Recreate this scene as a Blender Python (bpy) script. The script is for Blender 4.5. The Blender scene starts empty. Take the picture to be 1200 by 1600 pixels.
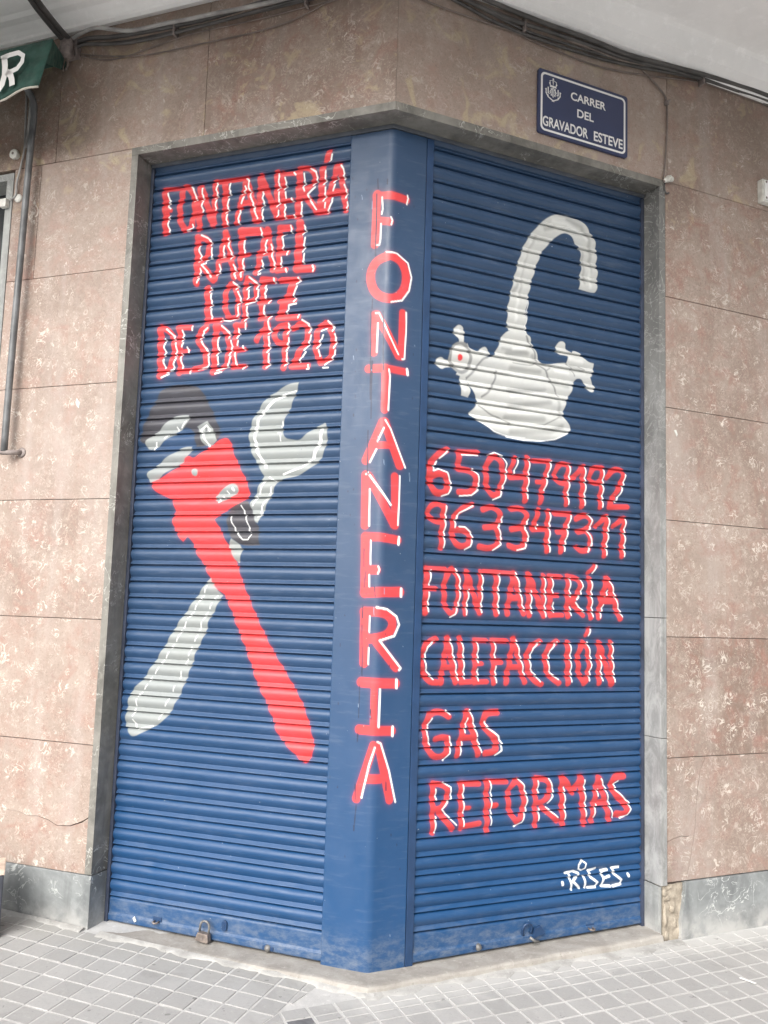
import bpy, bmesh, math, random
import numpy as np
from mathutils import Vector, Matrix

random.seed(7)
rng = np.random.default_rng(7)
scene = bpy.context.scene
C = scene.collection
R = math.radians

# ------------------------------------------------------------------ camera
cam_data = bpy.data.cameras.new('camera')
cam = bpy.data.objects.new('camera', cam_data)
C.objects.link(cam)
cam_data.sensor_fit = 'VERTICAL'
cam_data.sensor_height = 24.0
cam_data.lens = 1383.46 / 1600 * 24.0
cam_data.clip_start = 0.05
cam_data.clip_end = 500
cam.matrix_world = (Matrix.Translation((-0.1055, -2.96, 1.1768)) @ Matrix.Rotation(-0.037156, 4, 'Z')
                    @ Matrix.Rotation(math.pi / 2 + 0.110188, 4, 'X') @ Matrix.Rotation(0.031652, 4, 'Z'))
scene.camera = cam
scene.render.resolution_x = 768
scene.render.resolution_y = 1024

# ------------------------------------------------------------------ sky and sun
SUN_EL, SUN_ROT = R(33), R(208)
world = bpy.data.worlds.new('World')
scene.world = world
world.use_nodes = True
wn = world.node_tree
wn.nodes.clear()
sky = wn.nodes.new('ShaderNodeTexSky')
sky.sky_type = 'NISHITA'
sky.sun_disc = False
sky.sun_elevation = SUN_EL
sky.sun_rotation = SUN_ROT
sky.air_density = 1.0
sky.dust_density = 6.0
sky.ozone_density = 1.0
hs = wn.nodes.new('ShaderNodeHueSaturation')
hs.inputs['Saturation'].default_value = 0.25
bg = wn.nodes.new('ShaderNodeBackground')
bg.inputs['Strength'].default_value = 0.15
wo = wn.nodes.new('ShaderNodeOutputWorld')
wn.links.new(sky.outputs[0], hs.inputs['Color'])
wn.links.new(hs.outputs[0], bg.inputs['Color'])
wn.links.new(bg.outputs[0], wo.inputs['Surface'])

sun_data = bpy.data.lights.new('sun', 'SUN')
sun_data.energy = 0.95
sun_data.angle = R(50)
sun_data.color = (1.0, 0.98, 0.95)
sun = bpy.data.objects.new('sun', sun_data)
C.objects.link(sun)
sd = Vector((math.sin(SUN_ROT) * math.cos(SUN_EL), math.cos(SUN_ROT) * math.cos(SUN_EL), math.sin(SUN_EL)))
sun.rotation_euler = sd.to_track_quat('Z', 'Y').to_euler()
sun.location = sd * 20

vs = scene.view_settings
vs.view_transform = 'Standard'
vs.look = 'None'
vs.exposure = 0.76
vs.gamma = 1.0
vs.use_curve_mapping = False

# ------------------------------------------------------------------ helpers
A = math.pi / 8                                   # each street wall turns 22.5 degrees from the x axis
DIR = {'L': (Vector((-math.cos(A), math.sin(A), 0)), Vector((-math.sin(A), -math.cos(A), 0))),
       'R': (Vector((math.cos(A), math.sin(A), 0)), Vector((math.sin(A), -math.cos(A), 0)))}


def W(side, s, d, z):
    """point s metres along a wall from the corner, d in front of it, at height z"""
    t, n = DIR[side]
    return Vector((t.x * s + n.x * d, t.y * s + n.y * d, z))


def empty(name, loc=(0, 0, 0)):
    o = bpy.data.objects.new(name, None)
    o.location = loc
    o.empty_display_size = 0.1
    C.objects.link(o)
    return o


def tag(o, label=None, cat=None, group=None, kind=None):
    if label: o['label'] = label
    if cat: o['category'] = cat
    if group: o['group'] = group
    if kind: o['kind'] = kind
    return o


def link(name, mesh, mat, parent=None, smooth=False):
    if mat is not None and len(mesh.materials) == 0:
        mesh.materials.append(mat)
    if smooth:
        mesh.shade_smooth()
    o = bpy.data.objects.new(name, mesh)
    C.objects.link(o)
    if parent is not None:
        o.parent = parent
        o.matrix_parent_inverse = Matrix.Translation(-Vector(parent.location))
    return o


def mesh_of(name, verts, faces):
    me = bpy.data.meshes.new(name)
    me.from_pydata([tuple(v) for v in verts], [], faces)
    me.validate()
    bm = bmesh.new(); bm.from_mesh(me)
    bmesh.ops.recalc_face_normals(bm, faces=bm.faces)
    bm.to_mesh(me); bm.free()
    return me


class MB:
    """collects shapes into one mesh"""
    def __init__(self): self.v = []; self.f = []

    def add(self, vs, fs):
        b = len(self.v)
        self.v += [Vector(v) for v in vs]
        self.f += [tuple(b + i for i in f) for f in fs]
        return self

    def prism(self, bottom, top):
        n = len(bottom)
        fs = [tuple(range(n))[::-1], tuple(range(n, 2 * n))]
        fs += [(i, (i + 1) % n, n + (i + 1) % n, n + i) for i in range(n)]
        return self.add(list(bottom) + list(top), fs)

    def wbox(self, side, s0, s1, d0, d1, z0, z1):
        q = [(s0, d0), (s1, d0), (s1, d1), (s0, d1)]
        return self.prism([W(side, s, d, z0) for s, d in q], [W(side, s, d, z1) for s, d in q])

    def wpoly(self, side, pts, d0, d1):
        """outline pts (s, z) on a wall, thickness d0..d1"""
        return self.prism([W(side, s, d0, z) for s, z in pts], [W(side, s, d1, z) for s, z in pts])

    def tube(self, pts, r, n=8, cap=True):
        pts = [Vector(p) for p in pts]
        rs = r if isinstance(r, (list, tuple)) else [r] * len(pts)
        rings = []
        up = Vector((0.13, 0.27, 0.95)).normalized()
        for i, p in enumerate(pts):
            t = (pts[min(i + 1, len(pts) - 1)] - pts[max(i - 1, 0)]).normalized()
            a = t.cross(up)
            if a.length < 0.05: a = t.cross(Vector((1, 0, 0)))
            a.normalize(); b = t.cross(a).normalized()
            rings.append([p + (a * math.cos(k * 2 * math.pi / n) + b * math.sin(k * 2 * math.pi / n)) * rs[i] for k in range(n)])
        vs = [v for ring in rings for v in ring]
        fs = []
        for i in range(len(rings) - 1):
            for k in range(n):
                k2 = (k + 1) % n
                fs.append((i * n + k, i * n + k2, (i + 1) * n + k2, (i + 1) * n + k))
        if cap:
            fs.append(tuple(range(n))[::-1]); fs.append(tuple(range((len(rings) - 1) * n, len(rings) * n)))
        return self.add(vs, fs)

    def lathe(self, o, ax, prof, n=16):
        """profile (r, h) round the axis ax starting at o"""
        ax = Vector(ax).normalized()
        a = ax.cross(Vector((0.3, 0.2, 0.9))).normalized(); b = ax.cross(a)
        vs = [Vector(o) + ax * h + (a * math.cos(k * 2 * math.pi / n) + b * math.sin(k * 2 * math.pi / n)) * max(r, 1e-4)
              for r, h in prof for k in range(n)]
        fs = []
        for i in range(len(prof) - 1):
            for k in range(n):
                k2 = (k + 1) % n
                fs.append((i * n + k, i * n + k2, (i + 1) * n + k2, (i + 1) * n + k))
        fs.append(tuple(range(n))[::-1]); fs.append(tuple(range((len(prof) - 1) * n, len(prof) * n)))
        return self.add(vs, fs)

    def ribbon(self, side, pts, w, d0, d1):
        """flat stroke of width w along (s, z) points on a wall plane"""
        P = [Vector((p[0], p[1])) for p in pts]
        L, Rr = [], []
        for i, p in enumerate(P):
            t = (P[min(i + 1, len(P) - 1)] - P[max(i - 1, 0)]).normalized()
            n = Vector((-t.y, t.x)) * w / 2
            L.append(p + n); Rr.append(p - n)
        for i in range(len(P) - 1):
            q = [L[i], L[i + 1], Rr[i + 1], Rr[i]]
            self.prism([W(side, v.x, d0, v.y) for v in q], [W(side, v.x, d1, v.y) for v in q])
        return self

    def build(self, name, mat, parent=None, smooth=False, bevel=0.0):
        me = mesh_of(name, self.v, self.f)
        if bevel:
            bm = bmesh.new(); bm.from_mesh(me)
            bmesh.ops.bevel(bm, geom=[e for e in bm.edges if len(e.link_faces) == 2 and e.calc_face_angle(0) > 0.5], offset=bevel,
                            segments=2, affect='EDGES', profile=0.6)
            bm.to_mesh(me); bm.free()
        return link(name, me, mat, parent, smooth)


def smooth_path(pts, k=6):
    """Catmull-Rom through the points"""
    P = [Vector(p) for p in pts]
    P = [P[0] * 2 - P[1]] + P + [P[-1] * 2 - P[-2]]
    out = []
    for i in range(1, len(P) - 2):
        for j in range(k):
            t = j / k
            a, b, c, d = P[i - 1], P[i], P[i + 1], P[i + 2]
            out.append(0.5 * ((2 * b) + (c - a) * t + (2 * a - 5 * b + 4 * c - d) * t * t + (3 * b - a - 3 * c + d) * t ** 3))
    out.append(P[-2])
    return out


# ------------------------------------------------------------------ materials
class NT:
    def __init__(self, name, rough=0.6, spec=0.5, metal=0.0):
        self.m = bpy.data.materials.new(name); self.m.use_nodes = True
        self.t = self.m.node_tree; self.b = self.t.nodes['Principled BSDF']
        self.b.inputs['Roughness'].default_value = rough
        self.b.inputs['Metallic'].default_value = metal
        if 'Specular IOR Level' in self.b.inputs: self.b.inputs['Specular IOR Level'].default_value = spec
        self.tc = self.n('ShaderNodeTexCoord')
        self.P = self.tc.outputs['Object']

    def n(self, t, **kw):
        x = self.t.nodes.new(t)
        for k, v in kw.items(): setattr(x, k, v)
        return x

    def put(self, sock, v):
        if isinstance(v, bpy.types.NodeSocket): self.t.links.new(v, sock)
        elif v is not None: sock.default_value = v

    def noise(self, scale, detail=4, rough=0.55, dist=0.0, vec=None, off=None):
        x = self.n('ShaderNodeTexNoise'); v = vec or self.P
        if off is not None:
            mp = self.n('ShaderNodeMapping'); self.put(mp.inputs['Vector'], v); mp.inputs['Location'].default_value = (off, off * 1.7, -off); v = mp.outputs[0]
        self.put(x.inputs['Vector'], v); x.inputs['Scale'].default_value = scale
        x.inputs['Detail'].default_value = detail; x.inputs['Roughness'].default_value = rough; x.inputs['Distortion'].default_value = dist
        return x.outputs['Fac']

    def scalev(self, sx, sy, sz, vec=None):
        mp = self.n('ShaderNodeMapping'); self.put(mp.inputs['Vector'], vec or self.P); mp.inputs['Scale'].default_value = (sx, sy, sz)
        return mp.outputs[0]

    def math(self, op, a, b=None, c=None, clamp=False):
        x = self.n('ShaderNodeMath', operation=op); x.use_clamp = clamp
        self.put(x.inputs[0], a)
        if b is not None: self.put(x.inputs[1], b)
        if c is not None: self.put(x.inputs[2], c)
        return x.outputs[0]

    def ramp(self, f, a, b, v0=0.0, v1=1.0, smooth=True):
        x = self.n('ShaderNodeMapRange', interpolation_type='SMOOTHSTEP' if smooth else 'LINEAR')
        self.put(x.inputs['Value'], f); x.inputs['From Min'].default_value = a; x.inputs['From Max'].default_value = b
        x.inputs['To Min'].default_value = v0; x.inputs['To Max'].default_value = v1
        return x.outputs['Result']

    def mix(self, f, a, b, blend='MIX'):
        x = self.n('ShaderNodeMix', data_type='RGBA', blend_type=blend)
        self.put(x.inputs['Factor'], f)
        c = lambda v: (v[0], v[1], v[2], 1.0) if isinstance(v, (tuple, list)) else v
        self.put(x.inputs['A'], c(a)); self.put(x.inputs['B'], c(b))
        return x.outputs['Result']

    def n_z(self):
        sp = self.n('ShaderNodeSeparateXYZ'); self.put(sp.inputs[0], self.P)
        return sp.outputs['Z']

    def rand(self): return self.n('ShaderNodeObjectInfo').outputs['Random']

    def color(self, v):
        self.put(self.b.inputs['Base Color'], (v[0], v[1], v[2], 1.0) if isinstance(v, (tuple, list)) else v)

    def rough(self, v): self.put(self.b.inputs['Roughness'], v)

    def bump(self, h, dist=0.001, strength=1.0):
        x = self.n('ShaderNodeBump'); x.inputs['Distance'].default_value = dist; x.inputs['Strength'].default_value = strength
        self.put(x.inputs['Height'], h); self.put(self.b.inputs['Normal'], x.outputs['Normal'])


def flat_mat(name, col, rough=0.6, metal=0.0, var=0.25, scale=25, bump=0.0006):
    k = NT(name, rough, metal=metal)
    f = k.noise(scale, 5)
    lo = tuple(c * (1 - var) for c in col); hi = tuple(min(1, c * (1 + var)) for c in col)
    k.color(k.mix(k.ramp(f, 0.3, 0.7), lo, hi))
    k.rough(k.ramp(k.noise(scale * 2, 3, off=3), 0.3, 0.7, rough * 0.8, min(1, rough * 1.2)))
    if bump: k.bump(k.noise(scale * 3, 4, off=5), bump)
    return k.m


def marble_red():
    k = NT('red_shell_marble', 0.45, 0.4)
    base = k.mix(k.ramp(k.noise(2.6, 5, 0.6, 0.6), 0.32, 0.68), (0.205, 0.150, 0.120), (0.315, 0.252, 0.212))
    base = k.mix(k.ramp(k.noise(9, 6, 0.65, 1.0, off=2), 0.42, 0.75), base, (0.275, 0.15, 0.118))
    base = k.mix(k.ramp(k.noise(45, 4, 0.7, 0.5, off=9), 0.45, 0.8, 0, 0.5), base, (0.47, 0.39, 0.34))
    # curled shells: pieces of the contour lines of a warped noise, kept only inside scattered cells
    r = k.rand()
    sh = k.n('ShaderNodeVectorMath', operation='ADD'); k.put(sh.inputs[0], k.P)
    cx = k.n('ShaderNodeCombineXYZ'); k.put(cx.inputs[0], k.math('MULTIPLY', r, 31.0)); k.put(cx.inputs[1], k.math('MULTIPLY', r, 17.0)); k.put(cx.inputs[2], k.math('MULTIPLY', r, 23.0))
    k.put(sh.inputs[1], cx.outputs[0])
    PV = sh.outputs[0]
    def worm(scale, dist, width, vscale, keep, off, amt):
        f = k.noise(scale, 1.5, 0.45, dist, vec=PV, off=off)
        line = k.ramp(k.math('ABSOLUTE', k.math('SUBTRACT', f, 0.5)), width * 0.4, width, 1, 0)
        vo = k.n('ShaderNodeTexVoronoi'); vo.inputs['Scale'].default_value = vscale; k.put(vo.inputs['Vector'], PV)
        sc = k.n('ShaderNodeSeparateColor'); k.put(sc.inputs[0], vo.outputs['Color'])
        pick = k.ramp(k.math('ADD', sc.outputs[0], k.math('MULTIPLY', k.noise(3.5, 3, 0.6, vec=PV, off=off + 2), 0.9)), keep, keep + 0.12)
        inside = k.ramp(vo.outputs['Distance'], 0.62, 0.42)
        return k.math('MULTIPLY', k.math('MULTIPLY', line, k.math('MULTIPLY', pick, inside)), k.ramp(sc.outputs[1], 0.0, 1.0, amt * 0.35, amt))
    w1 = worm(17, 2.4, 0.04, 19, 1.00, 11, 0.9)
    w2 = worm(34, 2.4, 0.06, 34, 1.02, 23, 0.8)
    w3 = worm(22, 1.0, 0.03, 15, 1.05, 41, 0.7)
    blot = k.math('MULTIPLY', k.ramp(k.noise(22, 4, 0.7, 2.5, off=31), 0.58, 0.66), k.ramp(k.noise(6, 3, off=37), 0.5, 0.66, 0, 0.75))
    low = k.ramp(k.n_z(), 2.9, 1.9, 0.5, 1.0)
    w1 = k.math('MULTIPLY', w1, low); w2 = k.math('MULTIPLY', w2, low)
    base = k.mix(w1, base, (0.68, 0.62, 0.55))
    base = k.mix(w2, base, (0.56, 0.49, 0.42))
    fl = k.math('MULTIPLY', k.ramp(k.noise(60, 3, 0.6, 3.0, vec=PV, off=83), 0.56, 0.64), k.ramp(k.noise(7, 3, 0.6, vec=PV, off=87), 0.42, 0.6, 0.1, 0.55))
    base = k.mix(fl, base, (0.52, 0.45, 0.39))
    dk = k.math('MULTIPLY', k.ramp(k.noise(38, 4, 0.65, 2.0, vec=PV, off=93), 0.57, 0.66), k.ramp(k.noise(6, 3, 0.6, vec=PV, off=97), 0.4, 0.6, 0.1, 0.6))
    base = k.mix(dk, base, (0.19, 0.12, 0.095))
    base = k.mix(w3, base, (0.24, 0.15, 0.13))
    base = k.mix(blot, base, (0.68, 0.62, 0.56))
    base = k.mix(k.math('MULTIPLY', r, 0.4), base, (0.42, 0.345, 0.30))
    base = k.mix(k.math('MULTIPLY', k.ramp(k.noise(8, 4, 0.6, 1.0, vec=PV, off=61), 0.56, 0.66), k.ramp(k.n_z(), 2.6, 3.0, 0.0, 0.5)), base, (0.50, 0.42, 0.26))
    base = k.mix(k.ramp(k.noise(120, 3, 0.7, off=77), 0.5, 0.75, 0, 0.5), base, (0.17, 0.12, 0.10))
    # city grime: pale dust streaks running down
    st = k.ramp(k.noise(7, 4, 0.6, vec=k.scalev(1, 1, 0.14)), 0.48, 0.72, 0, 0.35)
    base = k.mix(st, base, (0.42, 0.375, 0.35))
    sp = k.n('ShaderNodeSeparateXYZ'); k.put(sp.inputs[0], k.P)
    top_brown = k.math('MULTIPLY', k.ramp(sp.outputs['Z'], 2.95, 3.55), k.ramp(k.noise(5, 5, 0.7, off=17), 0.3, 0.62, 0.05, 0.5))  # patchy darker brown towards the top of the wall
    base = k.mix(top_brown, base, (0.17, 0.13, 0.10))
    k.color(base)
    k.rough(k.ramp(k.noise(14, 4, off=13), 0.3, 0.7, 0.34, 0.6))
    k.bump(k.noise(60, 4, 0.7), 0.0006, 0.5)
    return k.m


def marble_grey(name, lo, hi, vein=(0.55, 0.57, 0.55), amt=0.6):
    k = NT(name, 0.45, 0.45)
    base = k.mix(k.ramp(k.noise(5, 6, 0.65, 0.8), 0.3, 0.7), lo, hi)
    base = k.mix(k.ramp(k.noise(30, 5, 0.7, off=3), 0.45, 0.8, 0, 0.4), base, tuple(min(1, c * 1.5) for c in hi))
    f = k.noise(9, 3, 0.6, 1.8, off=5)
    v = k.math('MULTIPLY', k.ramp(k.math('ABSOLUTE', k.math('SUBTRACT', f, 0.5)), 0.004, 0.014, 1, 0), k.ramp(k.noise(6, 2, off=8), 0.47, 0.58, 0, amt))
    base = k.mix(v, base, vein)
    st = k.ramp(k.noise(16, 4, 0.6, vec=k.scalev(1, 1, 0.12)), 0.5, 0.75, 0, 0.45)
    base = k.mix(st, base, tuple(c * 0.55 for c in lo))
    sp = k.n('ShaderNodeSeparateXYZ'); k.put(sp.inputs[0], k.P)
    dust = k.math('MULTIPLY', k.ramp(sp.outputs['Z'], 0.10, -0.02), k.ramp(k.noise(20, 4), 0.3, 0.6, 0.2, 0.7))
    base = k.mix(dust, base, (0.48, 0.47, 0.45))
    k.color(base)
    k.rough(k.ramp(k.noise(25, 4, off=6), 0.3, 0.7, 0.35, 0.65))
    k.bump(k.noise(70, 4, 0.7), 0.0007, 0.5)
    return k.m


def paint_mat():
    """enamel on steel: colours of the mural are stored on the mesh, wear comes from noise"""
    k = NT('mural_enamel', 0.38, 0.5)
    k.b.inputs['Coat Weight'].default_value = 0.12; k.b.inputs['Coat Roughness'].default_value = 0.35
    at = k.n('ShaderNodeAttribute'); at.attribute_name = 'paint'
    c = at.outputs['Color']
    c = k.mix(k.ramp(k.noise(6, 5, 0.6, 0.5), 0.35, 0.7, 0, 0.06), c, (0.12, 0.18, 0.32))
    c = k.mix(k.ramp(k.noise(9, 4, 0.6, vec=k.scalev(1, 1, 7)), 0.52, 0.75, 0, 0.08), c, (0.30, 0.34, 0.40))
    sp = k.n('ShaderNodeSeparateXYZ'); k.put(sp.inputs[0], k.P)
    low = k.math('MULTIPLY', k.ramp(sp.outputs['Z'], 0.16, 0.0), k.ramp(k.noise(22, 5, 0.75, vec=k.scalev(1, 1, 2)), 0.35, 0.8, 0, 0.6))
    c = k.mix(low, c, (0.24, 0.26, 0.28))
    c = k.mix(k.ramp(k.noise(70, 3, 0.6, off=7), 0.74, 0.80, 0, 0.7), c, (0.05, 0.06, 0.09))
    c = k.mix(k.ramp(k.noise(95, 2, 0.5, off=19), 0.76, 0.80, 0, 0.6), c, (0.5, 0.55, 0.6))
    k.color(c)
    k.rough(k.ramp(k.noise(18, 5, 0.7, off=4), 0.3, 0.7, 0.36, 0.54))
    k.bump(k.noise(40, 4, 0.6, vec=k.scalev(1, 1, 1)), 0.0008, 0.35)
    return k.m


def tile_mat():
    k = NT('paving_grey', 0.8, 0.3)
    r = k.rand()
    P2 = k.n('ShaderNodeNewGeometry').outputs['Position']
    base = k.mix(r, (0.32, 0.317, 0.31), (0.39, 0.387, 0.38))
    base = k.mix(k.ramp(k.noise(7, 5, 0.65, vec=P2), 0.35, 0.7, 0, 0.6), base, (0.33, 0.33, 0.325))
    base = k.mix(k.ramp(k.noise(110, 3, 0.7, vec=P2), 0.5, 0.8, 0, 0.4), base, (0.20, 0.20, 0.20))
    base = k.mix(k.ramp(k.noise(26, 6, 0.8, 1.0, vec=P2, off=3), 0.56, 0.68, 0, 0.7), base, (0.43, 0.43, 0.42))
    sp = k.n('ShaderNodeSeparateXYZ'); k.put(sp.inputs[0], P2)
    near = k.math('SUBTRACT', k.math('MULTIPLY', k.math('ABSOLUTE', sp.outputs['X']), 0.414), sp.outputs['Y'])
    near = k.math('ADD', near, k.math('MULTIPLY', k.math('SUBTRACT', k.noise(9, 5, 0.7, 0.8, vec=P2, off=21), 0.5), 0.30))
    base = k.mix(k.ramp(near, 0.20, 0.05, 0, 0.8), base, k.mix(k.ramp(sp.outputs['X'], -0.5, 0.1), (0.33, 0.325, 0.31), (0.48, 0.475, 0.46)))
    base = k.mix(k.ramp(k.noise(2.3, 5, 0.7, 0.6, vec=P2, off=9), 0.55, 0.75, 0, 0.45), base, (0.17, 0.165, 0.155))
    base = k.mix(k.ramp(k.noise(31, 2, 0.5, vec=P2, off=15), 0.71, 0.73, 0, 0.55), base, (0.12, 0.118, 0.115))
    k.color(base)
    k.bump(k.noise(90, 5, 0.7, vec=P2), 0.001, 0.6)
    return k.m


def cement_mat(name, lo, hi, spots=True, scale=9):
    k = NT(name, 0.85, 0.25)
    base = k.mix(k.ramp(k.noise(scale, 6, 0.7, 0.4), 0.3, 0.7), lo, hi)
    base = k.mix(k.ramp(k.noise(scale * 5, 5, 0.75, off=3), 0.52, 0.72, 0, 0.5), base, tuple(min(1, c * 1.35) for c in hi))
    if spots:
        base = k.mix(k.ramp(k.noise(scale * 9, 3, 0.7, off=8), 0.62, 0.74, 0, 0.6), base, tuple(c * 0.5 for c in lo))
    k.color(base)
    k.bump(k.noise(scale * 8, 6, 0.75), 0.0015, 0.7 if scale > 5 else 0.25)
    return k.m


M_MARBLE = marble_red()
M_GREY = marble_grey('grey_veined_marble', (0.20, 0.205, 0.20), (0.33, 0.34, 0.33))
M_FRAME = marble_grey('frame_marble', (0.118, 0.114, 0.102), (0.23, 0.222, 0.200), vein=(0.45, 0.45, 0.42), amt=0.9)
M_PALE = marble_grey('lit_pale_marble', (0.29, 0.295, 0.29), (0.38, 0.385, 0.375), amt=0.4)  # paler marble with brighter light in its colour, unused
def lit_worn_jamb():
    k = NT('lit_worn_jamb_marble', 0.5, 0.4)
    base = k.mix(k.ramp(k.noise(5, 6, 0.65, 0.8), 0.3, 0.7), (0.12, 0.12, 0.115), (0.20, 0.20, 0.19))
    f = k.noise(11, 3, 0.6, 1.8, off=5)
    v = k.math('MULTIPLY', k.ramp(k.math('ABSOLUTE', k.math('SUBTRACT', f, 0.5)), 0.006, 0.02, 1, 0), 0.5)
    base = k.mix(v, base, (0.42, 0.42, 0.40))
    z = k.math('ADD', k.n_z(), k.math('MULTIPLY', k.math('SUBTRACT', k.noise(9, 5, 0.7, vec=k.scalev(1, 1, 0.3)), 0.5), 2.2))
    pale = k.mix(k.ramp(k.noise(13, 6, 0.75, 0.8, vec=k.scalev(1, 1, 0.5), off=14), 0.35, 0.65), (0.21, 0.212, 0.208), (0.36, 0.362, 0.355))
    base = k.mix(k.ramp(z, 2.6, 1.0), base, pale)  # paler downwards: stronger light on the lower reveal put into colour, streaked with wear
    base = k.mix(k.ramp(k.noise(40, 4, 0.7, vec=k.scalev(1, 1, 0.2), off=4), 0.6, 0.75, 0, 0.5), base, (0.15, 0.15, 0.145))
    k.color(base); k.bump(k.noise(60, 5, 0.7), 0.001, 0.5)
    return k.m


M_JAMB = lit_worn_jamb()
M_DARKM = marble_grey('skirting_marble', (0.14, 0.15, 0.153), (0.26, 0.275, 0.275), vein=(0.6, 0.62, 0.6), amt=0.8)
M_PAINT = paint_mat()
M_TILE = tile_mat()
M_MORTAR = cement_mat('pale_mortar', (0.42, 0.415, 0.405), (0.53, 0.525, 0.51))
M_SILL = cement_mat('sill_cement', (0.27, 0.25, 0.225), (0.38, 0.36, 0.33))
M_SMEAR = cement_mat('cement_smear', (0.28, 0.275, 0.262), (0.42, 0.415, 0.40))
M_RUBBLE = cement_mat('rubble_fill', (0.25, 0.215, 0.17), (0.42, 0.37, 0.30), scale=22)
M_SOFFIT = cement_mat('soffit_plaster', (0.84, 0.84, 0.835), (0.90, 0.90, 0.895), spots=False, scale=4)
M_CORE = cement_mat('wall_core', (0.17, 0.135, 0.115), (0.23, 0.185, 0.16))
M_CABLE = flat_mat('dusty_black_cable', (0.075, 0.072, 0.07), 0.6, var=0.3, scale=12, bump=0)
M_CABLE2 = flat_mat('grey_cable', (0.30, 0.295, 0.29), 0.6, var=0.3, scale=12, bump=0)
M_CABLE3 = flat_mat('stone_coloured_cable', (0.17, 0.14, 0.125), 0.7, var=0.3, scale=12, bump=0)
M_POLE = flat_mat('grey_painted_pole', (0.13, 0.135, 0.14), 0.45, var=0.3, scale=15)
M_IRON = flat_mat('grimy_iron', (0.20, 0.17, 0.16), 0.7, var=0.4, scale=30)
M_BRASS = flat_mat('dull_brass', (0.21, 0.175, 0.155), 0.5, metal=0.3, var=0.3, scale=40)
M_STEEL = flat_mat('dull_steel', (0.20, 0.195, 0.19), 0.55, metal=0.4, var=0.3, scale=40)
M_BLUEB = flat_mat('blue_painted_metal', (0.016, 0.046, 0.115), 0.4, var=0.15, scale=12)
M_CHAN = flat_mat('shaded_side_channel', (0.035, 0.045, 0.075), 0.5, var=0.3, scale=12)  # blue painted metal, its colour darkened for the shade beside the jambs
M_ANGLE = flat_mat('grey_blue_angle', (0.12, 0.135, 0.16), 0.5, var=0.2, scale=12)
M_SIGN = flat_mat('sign_navy_enamel', (0.030, 0.042, 0.105), 0.35, var=0.08, scale=6, bump=0)
M_WHITE = flat_mat('white_enamel', (0.80, 0.80, 0.79), 0.45, var=0.05, scale=20, bump=0)
M_WHITEP = flat_mat('aged_white_plastic', (0.62, 0.62, 0.58), 0.5, var=0.15, scale=30, bump=0)
M_GREEN = flat_mat('green_canvas', (0.022, 0.070, 0.055), 0.8, var=0.25, scale=18)
M_TRIM = flat_mat('pale_awning_trim', (0.50, 0.48, 0.42), 0.8, var=0.1, scale=30)
M_DARKW = flat_mat('dark_planter_paint', (0.055, 0.06, 0.075), 0.5, var=0.3, scale=15)
M_WOOD = flat_mat('pale_worn_wood', (0.55, 0.44, 0.36), 0.7, var=0.2, scale=20)
M_GLASSD = flat_mat('dark_window_glass', (0.03, 0.033, 0.036), 0.15, var=0.2, scale=5, bump=0)
M_SLATE = flat_mat('dark_paver', (0.13, 0.13, 0.135), 0.7, var=0.2, scale=40)

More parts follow.
